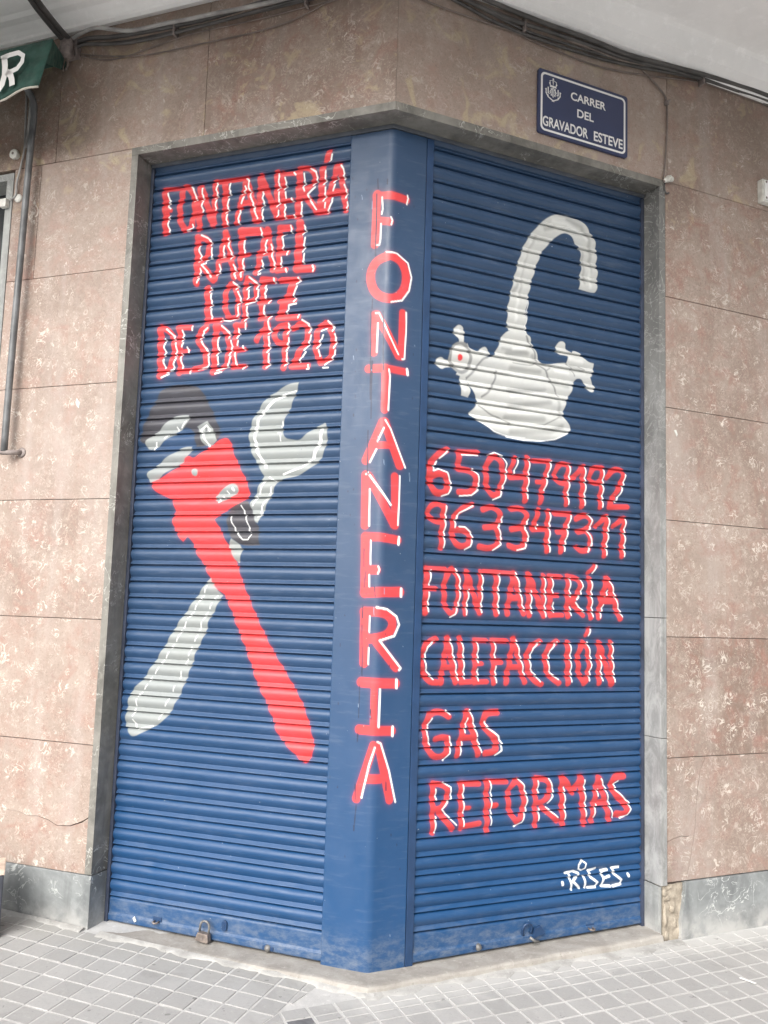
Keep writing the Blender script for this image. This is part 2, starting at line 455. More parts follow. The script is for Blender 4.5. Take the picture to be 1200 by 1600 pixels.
# ------------------------------------------------------------------ traced mural
ART_L='r30:1010,2824 999,2647|r19:1017,2829 936,2823|r16.9:1005,2744 980,2739|r25.7:930,2802 940,2747 936,2691 911,2648 881,2656 869,2706 870,2770 891,2817 918,2829 930,2802|r25.6:847,2815 845,2644|r27:842,2814 785,2660|r25.4:778,2829 781,2655|r22:782,2825 641,2823|r28.2:734,2814 729,2649|r24.1:641,2821 678,2650|r25:641,2821 594,2651|r24:669,2723 606,2726|r24.9:619,2756 597,2649|r23:581,2821 582,2643|r24.9:579,2825 502,2648|r21.4:511,2834 506,2649|r22.8:488,2823 479,2645|r19.9:502,2819 433,2813|r18.8:483,2714 444,2711|r15:479,2645 429,2642|r28.3:413,2827 415,2641|r23.6:414,2831 369,2824 348,2798 351,2764 381,2742 405,2738|r27.1:393,2725 330,2648|r28:317,2816 322,2647|r22.4:292,2879 307,2847|r23.2:259,2819 302,2648|r23.1:249,2817 217,2637|r28.6:290,2718 227,2713|r17.5:342,2647 290,2639|w6.1:996,2811 992,2787 982,2777 993,2767 990,2754 980,2745|w6.1:983,2717 991,2702|w6.1:985,2693 989,2678 980,2648|w6.1:892,2829 878,2815 871,2786 862,2773 872,2762|w6:877,2667 874,2653 902,2643|w6:836,2809 841,2790 831,2773 839,2762|w6:830,2757 838,2738 830,2713|w6:774,2828 766,2815 776,2797 768,2772 778,2761|w6:769,2752 777,2733 773,2713|w5.9:710,2811 718,2792 710,2772 720,2761|w5.9:713,2748 725,2726 715,2706 725,2695|w5.9:718,2686 725,2668 716,2647|w5.9:641,2824 628,2811 635,2788 621,2767 620,2747 610,2715 598,2694|w5.9:648,2794 643,2778 659,2761|w5.9:649,2748 663,2728|w5.9:664,2699 659,2686 674,2665 665,2643|w5.9:621,2749 606,2708 589,2655|w5.8:569,2761 562,2748 570,2734 560,2710 568,2695|w5.8:561,2687 569,2668 561,2642|w5.8:502,2823 498,2809 505,2790 496,2770 503,2756|w5.8:497,2747 502,2725 494,2701 504,2690|w5.8:497,2674 504,2652|w5.8:475,2802 472,2782 467,2766 475,2755|w5.8:470,2743 471,2724|w5.8:449,2721 438,2704|w5.8:472,2696 465,2681 474,2667 467,2640|w5.7:431,2650 427,2638|w5.8:437,2817 429,2806|w5.8:394,2805 395,2786 389,2766 396,2752 391,2738|w5.7:369,2824 345,2805 339,2770 354,2754|w5.7:346,2745 381,2725 342,2661|w5.7:401,2696 397,2680 404,2658 397,2638|w5.7:282,2866 293,2841|w5.7:305,2803 310,2785 301,2761 311,2751|w5.7:304,2739 309,2721 301,2701 310,2687|w5.6:302,2678 307,2664|w5.7:243,2817 233,2800 232,2774 225,2758|w5.6:228,2739 215,2700 219,2686|w5.6:214,2670 215,2639|w5.7:255,2769 270,2753|w5.7:265,2743 276,2726|w5.6:273,2693 274,2678 289,2662 290,2638|r28.1:847,2608 842,2424|r23.3:847,2608 812,2604 793,2582 793,2543 819,2515 841,2514|r26.4:832,2505 767,2428|r23.9:722,2613 758,2431|r24.9:722,2613 674,2430|r26.2:742,2506 687,2508|r28.5:650,2612 648,2427|r17:645,2511 616,2513|r33.3:653,2608 569,2600|r23.5:543,2604 581,2437|r23.5:539,2603 508,2440|r25.8:573,2512 520,2513|r23.4:488,2604 487,2438|r28:487,2601 447,2599|r22.3:487,2506 450,2503|r20.8:491,2435 453,2435|r33.4:403,2611 407,2435|r28.4:407,2433 344,2429|w5.9:830,2616 803,2603 785,2585 784,2570|w5.9:779,2557 784,2538 779,2520 802,2509|w5.9:834,2573 837,2552 827,2528 836,2509|w5.9:801,2499 822,2494 776,2440|w5.9:830,2481 827,2461 837,2447|w5.9:830,2438 840,2424|w5.9:710,2592 705,2564 706,2557 696,2532 687,2516 693,2505|w5.8:683,2481 669,2456 675,2445 667,2425|w5.8:723,2559 731,2540 723,2520 738,2514|w5.8:743,2487 739,2460 751,2445|w5.8:638,2576 635,2560 640,2541 633,2523|w5.8:636,2498 643,2480 635,2456 647,2446 644,2427|w5.8:570,2613 564,2583|w5.7:538,2561 548,2543 544,2520 552,2509|w5.7:523,2544 516,2517 515,2498 505,2462 502,2443|w5.7:559,2484 553,2456 569,2439|w5.7:560,2431 570,2428|w5.7:443,2608 438,2581|w5.7:462,2578 476,2569 471,2553 473,2519|w5.7:449,2509 452,2494|w5.7:476,2486 479,2467 474,2448|w5.6:455,2440 450,2426|w5.7:387,2603 378,2579 389,2566|w5.6:379,2553 388,2532 379,2512 386,2498|w5.6:380,2490 387,2472 382,2453|w5.6:344,2441 338,2426 343,2419|r27.5:791,2398 782,2261|r22.6:783,2266 721,2263|r22.6:693,2404 712,2360 709,2310 689,2266 656,2271 651,2316 658,2373 681,2406 693,2404|r22.4:622,2408 622,2249|r19.6:617,2420 588,2406 574,2378 580,2333 616,2321|r22.2:547,2407 551,2255|r25.5:555,2408 504,2401|r22.1:559,2320 520,2320|r21.1:551,2255 513,2255|r26.7:473,2398 405,2392|r31:415,2384 442,2331 464,2285 472,2254|r21.9:473,2315 413,2312|r25:476,2251 394,2247|w5.8:773,2396 779,2381|w5.8:770,2373 775,2354 767,2332 773,2319|w5.8:766,2311 769,2292 764,2274|w5.7:717,2268 723,2259|w5.8:681,2412 655,2392 663,2381|w5.7:654,2369 641,2332 653,2318|w5.7:650,2308 654,2274|w5.7:648,2266 681,2256 710,2262|w5.7:603,2389 614,2375|w5.7:606,2370 614,2337|w5.7:581,2324 617,2316|w5.7:611,2306 616,2290 608,2265 618,2252|w5.7:609,2423 568,2390 572,2372|w5.7:565,2367 578,2329 604,2320|w5.7:508,2411 497,2389|w5.7:535,2383 537,2374 530,2366 542,2352 535,2334|w5.6:512,2325 520,2312|w5.6:537,2303 545,2285 533,2263|w5.6:505,2262 516,2249|w5.6:404,2402 391,2385 406,2376|w5.6:404,2366 419,2347 418,2329|w5.6:406,2318 415,2308|w5.6:405,2300 436,2297 445,2265|w5.5:391,2256 394,2244|r27.8:994,2257 984,2060|r23:991,2257 955,2242 931,2209 926,2166 933,2109 953,2083 980,2062|r23.8:907,2250 895,2066|r21.9:911,2250 854,2245|r17.9:901,2153 866,2154|r22.5:900,2072 850,2072|r27.2:785,2238 814,2223 821,2197 802,2165 779,2133 777,2098 793,2082 829,2078|r26.2:743,2240 745,2060|r22.4:743,2240 708,2230 687,2194 681,2148 688,2092 707,2069 740,2060|r22.2:654,2237 658,2075|r19.5:659,2236 617,2235|r19.3:657,2139 616,2141|r19.2:662,2076 610,2074|w5.9:964,2247 926,2213 930,2201|w5.8:920,2189 916,2150 921,2135|w5.8:914,2127 928,2105 924,2085|w5.8:922,2085 954,2072|w5.8:943,2064 977,2052|w5.8:970,2209 967,2193 974,2174 964,2150 974,2139|w5.8:971,2127 971,2112 964,2092|w5.8:846,2249 849,2234|w5.8:893,2237 887,2214 892,2195|w5.8:885,2186 893,2172|w5.8:869,2168 859,2146|w5.8:891,2143 894,2126 883,2085|w5.7:850,2077 845,2061|w5.8:779,2237 799,2226 800,2207 810,2196|w5.7:803,2186 794,2168 773,2144 770,2128|w5.7:767,2120 771,2083 813,2074|w5.7:717,2240 682,2209 683,2190|w5.7:674,2178 670,2147 677,2122|w5.6:672,2116 686,2092 682,2079 728,2065|w5.6:707,2058 736,2053|w5.7:728,2201 729,2182 734,2160 722,2144 732,2125|w5.7:727,2118 730,2091|w5.7:613,2241 618,2222|w5.7:647,2225 640,2205 647,2187|w5.6:643,2175 650,2161|w5.6:627,2157 616,2140|w5.6:655,2131 652,2112 653,2094 644,2082|w5.6:606,2077 616,2065|r21.9:565,2172 544,2206 521,2230|r26.5:524,2232 521,2069|r21.7:441,2222 481,2219 493,2191 481,2157 445,2150 439,2179 440,2216|r23.5:441,2222 445,2057|r23.4:412,2206 386,2224 358,2215 348,2179 362,2144 388,2109 406,2074|r25:411,2061 347,2059|r23.1:284,2216 310,2198 320,2152 314,2097 293,2066 263,2075 246,2121 252,2171 268,2205 284,2216|w5.6:518,2241 519,2223 506,2201 515,2193|w5.6:513,2181 514,2155 507,2136 516,2122|w5.5:509,2115 515,2096 508,2078|w5.5:503,2074 517,2063|w5.5:435,2227 428,2200 435,2186|w5.5:430,2171 435,2149 431,2134 436,2120|w5.5:434,2113 439,2095 432,2074 441,2066|w5.5:378,2235 354,2220 339,2195 345,2183|w5.5:338,2173 347,2154 346,2135 363,2118|w5.5:357,2111 379,2091 383,2076|w5.4:345,2063 342,2048 350,2047|w5.5:275,2224 245,2194 252,2182|w5.4:244,2171 237,2134 245,2117|w5.4:239,2109 253,2075 277,2058|w5.4:285,2048 265,2047|w5.4:275,2193 296,2186|w5.4:290,2171 304,2150 302,2132 311,2122|w5.4:305,2114 302,2094|g0:713,1276 691,1250 669,1224 656,1213 681,1162 709,1117 716,1072 749,1018 765,961 787,902 810,849 833,803 861,758 896,729 957,698 1008,672 1026,688 1049,718 1043,772 1032,844 981,883 947,934 913,980 880,1039 842,1099 804,1149 765,1204 732,1249|g0:379,1998 416,1996 464,1974 508,1949 541,1909 569,1860 579,1811 571,1760 545,1710 518,1669 507,1651 526,1620 539,1580 557,1558 559,1540 545,1513 539,1486 523,1479 505,1513 488,1552 472,1579 461,1614 438,1640 380,1648 333,1669 287,1698 265,1741 257,1785 261,1829 272,1845 311,1822 339,1806 367,1782 401,1786 426,1791 439,1819 438,1850 416,1894 394,1947|w3.5:724,1245 733,1220|w3.5:737,1209 754,1186|w3.5:759,1177 770,1157|w3.5:775,1146 797,1123|w3.5:801,1109 815,1086|w3.5:820,1077 843,1036|w3.5:853,1023 862,1009|w3.5:869,995 883,972|w3.5:891,963 903,949|w3.5:910,936 927,912|w3.5:939,898 949,884|w3.5:956,871 971,852|w3.5:980,840 998,824|w3.5:1000,815 1001,788|w3.5:1003,777 1014,751|w3.5:1013,738 989,704 926,719|w3.5:897,746 888,769|w3.5:874,796 860,823|w3.5:846,851 837,873|w3.5:818,901 810,927|w3.5:796,950 787,973|w3.5:783,986 774,1017|w3.5:763,1040 751,1062|w3.5:745,1080 736,1111|w3.5:729,1120 716,1147|w3.5:706,1161 697,1183|w3.5:688,1197 679,1210|w4.4:393,1969 429,1958 463,1944|w10:439,1952 472,1938 511,1908 539,1868 549,1832 552,1791 540,1750 521,1714 499,1686|w10.9:280,1817 287,1768 311,1716|w6.2:316,1708 353,1682 429,1658|w3.6:439,1855 443,1835|w3.6:456,1813 444,1810 447,1783|w3.5:488,1650 460,1634|w5.1:504,1633 513,1615 524,1588|w5.1:531,1575 547,1544|w5.1:473,1610 482,1583|w5.1:488,1570 509,1539 513,1521|w5.1:505,1515 524,1502|k0:944,2021 827,2016 791,1994 754,1931 730,1893 737,1898 711,1855 699,1818 707,1794 776,1772 804,1772 814,1827 847,1853 884,1842 968,1799 1036,1789 1060,1807 1051,1853 1030,1908 1013,1933 982,1993|b0:902,1826 817,1833 811,1781 823,1775 856,1776 898,1755 952,1778 967,1782|g0:888,1901 845,1899 839,1874 875,1842 907,1822 944,1803 972,1778 1007,1763 1033,1783 1033,1806 995,1825 958,1858 926,1886|g0:856,1776 823,1775 821,1752 839,1736 857,1712 898,1693 940,1673 963,1653 998,1637 1017,1658 1016,1679 985,1695 962,1715 935,1735 893,1755|k0:654,1517 625,1549 572,1564 562,1555 545,1513 531,1479 518,1468 514,1398 578,1395 604,1406 579,1382 608,1410 629,1424 651,1453|g0:629,1422 603,1406 579,1382 587,1359 594,1331 613,1343 628,1374 645,1398|r0:671,1803 657,1792 640,1747 615,1693 580,1640 559,1584 581,1564 646,1533 686,1509 705,1494 683,1461 653,1414 628,1370 593,1315 597,1325 582,1275 547,1209 516,1149 482,1090 448,1032 403,975 351,903 313,843 287,787 266,716 260,696 270,664 286,639 304,640 340,668 383,707 409,731 423,777 463,849 496,900 518,959 546,1017 574,1070 609,1146 638,1201 655,1220 675,1233 696,1250 719,1285 742,1329 748,1329 779,1373 800,1417 815,1429 837,1409 857,1429 883,1462 890,1495 877,1523 889,1560 905,1577 959,1594 985,1615 998,1637 963,1653 912,1676 857,1712 853,1729 832,1740 810,1727 774,1751 738,1774 707,1794|g0:804,1851 758,1870 728,1827 712,1794 743,1772 776,1782 788,1817|w5.9:785,1842 762,1854 747,1832|w5.9:787,1840 768,1804 745,1773|k6:768,1841 763,1833|g0:816,1674 815,1686 803,1690 789,1684 788,1669 799,1658 813,1664|g0:638,1633 610,1617 609,1593 684,1554 707,1566 704,1586 673,1610|w3.6:694,1574 685,1566|w3.5:674,1580 667,1574|w3.5:659,1600 652,1591|w9.2:635,1609 630,1603|w5:689,1558 682,1562|w4.4:853,1874 875,1850|w4.4:895,1853 889,1840|w4.5:936,1823 945,1811|w4.5:980,1795 990,1766|w3.2:636,1505 630,1481 610,1445 581,1418 559,1418 547,1437|w3.2:595,1545 578,1513 562,1473 554,1445'
ART_R='r23.8:293,1763 258,1745 227,1711 221,1668 230,1620 254,1600 289,1606 302,1641 291,1670 260,1674 233,1659|r21.7:420,1766 341,1758|r23.1:341,1758 342,1697|r23:342,1697 391,1695 420,1669 417,1637 389,1613 344,1613|r23.5:488,1760 462,1734 457,1683 466,1634 487,1610 512,1616 532,1661 536,1705 522,1747 488,1760|r18.7:585,1763 567,1719 565,1691|r21.9:563,1686 643,1696|r24.8:641,1768 631,1604|w5.1:301,1762 262,1728|w5.1:254,1717 243,1702 238,1680 259,1689 295,1679 311,1652 314,1628 301,1602 277,1593|w5.1:353,1750 422,1755|w5.2:399,1703 424,1684 433,1656 425,1627 397,1605 349,1599|w5.2:469,1762 496,1774 530,1763 548,1735 550,1706 541,1662 521,1610 492,1596|w5.3:603,1763 582,1702|w5.3:650,1764 649,1708 646,1649 642,1612|r19:665,1759 744,1765|r22:740,1762 726,1702 709,1650 700,1602|r18.1:683,1679 720,1681|r20.3:835,1756 796,1763 773,1742 764,1713 778,1687 812,1682 830,1700|r22.2:830,1755 821,1683 820,1604|r22.2:850,1707 893,1753|r24.2:902,1758 894,1602|r20.7:991,1762 951,1762 932,1737 932,1709 962,1695 986,1710|r22.6:991,1762 989,1698 982,1605|r22.6:1016,1727 1036,1755 1072,1767 1097,1753 1092,1715 1062,1672 1027,1616|r21.6:1024,1608 1115,1615|w5.7:751,1764 738,1711 722,1651|w5.8:837,1760 837,1716 835,1684 831,1644 831,1605|w5.8:910,1757 913,1699 911,1651 908,1607|w5.9:1001,1756 999,1707 997,1658 994,1606|w5.9:1107,1745 1102,1708 1082,1665 1057,1631|r19.4:287,1548 259,1565 226,1551 218,1522 241,1500 272,1495 287,1521|r22.6:286,1554 281,1478 279,1406|r22.2:402,1570 358,1552 327,1520 320,1467 329,1426 362,1411 393,1426 397,1458 372,1476 332,1473|r22.3:447,1555 484,1572 520,1552 527,1524 502,1497 457,1490|r22.3:502,1493 528,1463 516,1427 475,1412 436,1418|r22.6:570,1567 610,1575 641,1554 637,1524 620,1501 573,1491|r22.7:620,1498 642,1467 630,1430 596,1419 564,1429|w5:294,1556 295,1514 291,1465 290,1406|w5.1:408,1567 350,1536 335,1510 332,1482|w5:348,1486 372,1486 400,1469 409,1448 398,1416 378,1404|w5.2:535,1535 531,1513 515,1494 532,1467 528,1431 496,1408|w5.3:650,1533 633,1495 655,1467 634,1423 600,1414|r20.7:693,1573 676,1517 665,1497|r20.5:667,1497 743,1504|r23.5:738,1570 733,1419|r21.7:766,1564 839,1567|r22.9:837,1564 814,1493 796,1420|r19.9:781,1494 821,1497|r22:865,1550 904,1571 936,1555 938,1529 909,1508 876,1501|r22.1:919,1504 944,1470 929,1434 891,1426 872,1440|r19.4:963,1529 1007,1568|r23.4:1015,1569 1003,1416|r19.6:1047,1535 1092,1566|r23.6:1101,1567 1090,1419|w5.6:690,1516 685,1501|w5.6:747,1567 748,1509 747,1450 747,1416|w5.7:844,1562 832,1503 814,1423|w5.8:928,1573 943,1550 938,1521 924,1505 951,1463 924,1426|w5.8:1027,1572 1027,1523 1020,1467 1015,1419|w5.9:1110,1566 1105,1512 1108,1468 1103,1419|r22.9:222,1327 219,1171|r17.7:218,1328 298,1329|r18.8:219,1258 259,1258|r20.8:325,1332 298,1305 292,1253 297,1202 318,1170 341,1174 352,1221 354,1273 345,1314 325,1332|r19.3:385,1324 381,1172|r21:385,1324 441,1177|r19.5:445,1327 441,1177|r17.1:460,1329 574,1327|r22.9:511,1326 512,1175|r22.7:586,1326 560,1177|r22.8:590,1327 631,1180|r22.6:571,1235 613,1237|w4.9:240,1322 235,1271|w4.9:234,1244 232,1176|w5:341,1331 358,1290 361,1256 356,1204 341,1169 322,1158|w5:397,1260 392,1215 387,1169|w5.1:452,1318 455,1277 452,1231 451,1179|w5.1:526,1322 523,1244 524,1178|w5.2:597,1330 615,1279|w5.2:617,1269 622,1237 637,1191|r22.2:651,1326 656,1174|r24.1:654,1326 721,1175|r20.6:719,1325 721,1173|r22.5:748,1323 750,1177|r19.7:745,1324 799,1324|r18.7:749,1251 785,1253|r17.6:750,1177 806,1179|r24.6:832,1326 831,1176|r22.7:832,1326 877,1322 892,1290 872,1248 838,1235|r21.7:853,1227 901,1182|r23:932,1323 939,1173|r18.3:963,1375 928,1347|r25.2:1015,1326 977,1176|r26.6:1020,1326 1081,1174|r36:992,1244 1054,1246|w5.1:667,1265 668,1182|w5.1:726,1320 729,1276 731,1171|w5.2:760,1321 763,1289 763,1261|w5.1:766,1225 769,1189|w5.2:842,1321 842,1280 845,1251|w5.2:892,1319 902,1290 892,1257 872,1240|w5.2:868,1228 913,1192|w5.2:845,1211 848,1179|w5.3:945,1317 946,1243 951,1177|w5.3:970,1378 948,1344|w5.3:1033,1316 1052,1280 1067,1234 1094,1181|w5.3:1023,1279 1015,1255|w5.3:1002,1224 985,1174|r22.6:266,1081 228,1065 210,1032 208,992 220,959 243,931 274,929|r20.4:312,1085 289,927|r22:314,1085 347,930|r20.2:296,982 338,982|r20.6:363,1086 371,932|r18.8:369,929 410,931|r19.1:427,1077 426,928|r19.1:425,1079 473,1078|r15.9:425,993 455,996|r18.9:424,929 477,931|r21.7:504,1078 507,926|r19.3:498,1079 560,1078|r23.2:508,1003 536,1003|r22.4:591,1086 560,926|r22.4:593,1086 640,929|r21:572,983 622,983|w4.9:260,1074 232,1052 224,1012 231,972 258,940|w4.9:324,1080 333,1046 346,999 359,938|w4.9:373,1071 380,1030 382,982 386,942|w5:437,1072 440,1034 441,1000|w4.9:441,976 442,935|w5:512,1073 513,1017|w5:516,986 519,928|w5.1:603,1081 621,1025 641,955|r22:708,1078 665,1061 647,1028 652,973 681,932 715,920|r22.3:785,1079 742,1058 728,1017 738,969 763,940 794,924|r24.2:832,1075 836,923|r22.6:904,1076 884,1046 880,997 890,949 910,923 930,949 935,1006 924,1058 904,1076|r17.1:934,1130 915,1105|r22.8:980,1077 981,923|r23.7:983,1073 1037,922|r22.9:1037,1078 1043,918|w5:708,1076 675,1052 664,1012 667,977 710,930|w5.1:785,1077 752,1044 745,997 757,961 792,938|w5.1:847,1074 850,997 853,929|w5.2:924,1079 942,1030 945,990 935,933|w5.2:941,1128 929,1103|w5.2:993,1026 991,982 999,933|w5.3:1047,1076 1050,998 1058,928|r22.4:323,811 292,829 254,826 234,795 230,746 243,700 270,671 308,674 326,700 322,736 298,741 274,735|r22.7:397,826 362,674|r22.7:401,826 448,674|r22.5:376,735 427,736|r24.6:524,822 481,822 463,796 478,762 515,734 526,706 516,681 478,678|w4.5:311,833 329,818|w4.5:258,806 244,781|w4.5:242,775 239,752 252,716|w4.5:327,743 338,716 331,683 308,659|w4.6:409,833 426,794 443,739|w4.6:445,729 462,682|w4.6:402,804 391,754|w4.5:382,721 374,675|w6.3:474,789 486,769 531,737 548,709 545,685 521,669|r20.4:267,583 272,418|r19.6:269,583 307,578 328,559 327,526 301,498 271,497|r21.1:294,486 349,424|r20.7:380,575 384,424|r19.9:378,578 453,574|r16.8:384,493 415,492|r21.3:386,429 456,436|r21.8:486,578 490,409|r18.7:488,579 569,575|r21.3:492,493 526,494|w4.7:307,586 338,568 344,531 305,495 333,467 364,437|w4.7:279,564 283,528|w4.7:283,470 281,416|w4.8:390,572 393,525|w4.8:393,515 394,476|w4.7:394,460 395,430|w4.9:502,579 507,535 508,426|r21.1:613,577 583,554 575,509 588,460 615,430 638,453 646,498 641,547 613,577|r21.3:694,580 696,412|r21.3:696,580 739,576 760,552 758,518 726,493 698,491|r21.2:726,474 793,422|r25.2:813,575 817,410|r23.4:820,574 860,522 898,572|r25.5:898,574 915,404|r23.9:978,567 949,411|r23.9:983,566 1032,411|r22.8:959,475 1014,479|r27:1098,570 1054,567 1039,538 1060,501 1101,475 1119,445 1106,424 1062,430|w4.8:622,580 645,558 660,516 656,471 638,427 607,414|w4.9:706,570 709,524|w4.9:755,575 775,540 773,513 749,488|w4.9:745,473 795,435|w4.9:712,471 710,429|w4.9:825,541 828,479 829,425|w5:916,564 921,493 924,430|w5.1:993,564 1014,531 1034,467 1052,416|w5:978,525 978,501|w5:971,470 959,424|w5.1:1075,552 1057,541 1065,516 1127,469 1135,444 1122,421 1085,412|w8.7:848,228 863,170|w8.7:834,232 867,236 892,226|w8.8:868,204 889,217|w8.7:865,200 899,172|w8.8:916,215 924,172|w8.9:970,237 938,232 946,208 978,186 971,169 936,171|w8.9:1025,228 995,226 1005,199 1000,170 1041,166|w8.9:1005,199 1033,204|w9:1081,233 1048,232 1056,210 1091,185 1091,169 1053,165|w5.9:906,271 889,257 891,242 906,235 921,241 923,260 906,271|w11:818,200 819,193|w11.4:1122,203 1125,197|t0:628,2256 545,2250 540,2287 543,2348 557,2408 571,2472 588,2537 609,2599 643,2657 688,2710 728,2746 774,2767 820,2771 868,2765 906,2745 935,2719 949,2690 959,2651 960,2587 965,2539 960,2482 951,2472 875,2476 877,2514 884,2568 883,2612 873,2646 854,2662 831,2685 807,2692 784,2685 757,2665 721,2626 689,2584 672,2538 655,2488 642,2439 634,2399 626,2348 625,2305|t0:542,2251 515,2219 504,2186 491,2160 489,2146 470,2136 432,2121 402,2076 369,2038 369,2031 377,2019 393,1994 414,1970 413,1943 380,1909 395,1895 414,1890 452,1875 491,1849 553,1840 622,1837 702,1839 767,1850 824,1884 843,1900 841,1910 807,1938 803,1954 809,1987 823,2020 840,2047 856,2099 860,2156 821,2165 780,2159 730,2144 697,2143 689,2152 672,2185 656,2213 647,2240 627,2247 626,2268|t0:309,2216 320,2231 331,2237 346,2232 353,2223 356,2207 349,2185 351,2169 332,2166 330,2182 309,2196|t0:235,2078 242,2095 260,2105 275,2097 297,2097 298,2071 276,2067 261,2057 247,2063|t0:339,2050 361,2050 373,2025 385,1993 378,1969 348,1972 342,1997|t0:366,2171 381,2157 404,2147 416,2149 431,2166 446,2171 462,2159 466,2143 432,2121 402,2076 369,2038 321,2047 356,2116|q0:317,2167 340,2174 362,2172 382,2153 390,2121 387,2087 369,2061 343,2049 317,2057 294,2080 288,2106 296,2140|t0:318,2157 340,2164 359,2160 372,2142 377,2112 372,2085 357,2069 335,2063 316,2077 301,2101 303,2135|r20.1:337,2115 338,2111|t0:766,2220 774,2239 791,2247 808,2241 812,2224 829,2212 840,2207 851,2221 876,2216 889,2203 911,2185 924,2180 945,2179 950,2155 941,2129 928,2120 942,2100 957,2088 950,2065 933,2059 916,2068 907,2095 886,2110 864,2107 856,2092 818,2115 817,2164 821,2190 804,2192 779,2190 767,2203|q7.9:455,2131 432,2121 410,2084 369,2041|q7.9:496,2083 484,2030 461,1997 435,1978|q5.4:421,1941 471,1914 513,1909 560,1891|q7.5:627,2240 650,2209 664,2183 677,2149|q7.5:681,2137 714,2121 739,2089|q7.5:739,2086 764,2044|q4.4:764,2044 781,2022|q4.5:817,2161 839,2146 854,2116|q4.3:656,1895 721,1906 782,1941|q4.3:569,2127 609,2126 657,2130 673,2143|q4.5:877,2157 902,2148|q4.4:738,2131 722,2119|s18.5:545,2162 632,2173|s18.3:556,1958 740,1995|s18.5:561,2106 690,2110|s18.4:555,2019 715,2037|s21.3:541,1912 709,1926|s21.2:566,1861 742,1881 799,1905|s14.4:811,2749 882,2736 916,2703 926,2644 926,2556|s14.2:706,2686 747,2703|s13.7:568,2410 589,2444|s10.1:521,2175 625,2176|h12.1:747,2731 812,2733 868,2717 906,2685|h11.9:644,2618 614,2534 598,2454 586,2375 579,2298|h12.3:921,2587 927,2492|h12.3:562,2078 710,2089|h12.2:563,1997 723,2031|h12.2:553,1937 733,1956|h12.4:568,2182 620,2194|h12.6:763,2124 822,2122|h12.8:830,2180 889,2175|h12.2:577,1886 709,1895|h9:419,2024 449,2022|h8.9:264,2089 286,2086|h9:331,2223 333,2206|h9.1:431,2154 446,2150|h9:351,2022 359,1990|s11.3:756,2071 823,2066|s11.5:838,2153 898,2147|s11.3:781,2001 790,1943|s11.3:656,2168 673,2153|s9.2:666,2650 631,2584 606,2494 595,2396|s9.4:888,2629 898,2503|w4.6:547,1839 622,1834 702,1840 767,1853 833,1888|w3.9:387,1907 437,1903 498,1904|w3.9:422,1886 491,1853 553,1843 632,1845|w2.6:634,2399 631,2348 623,2256'
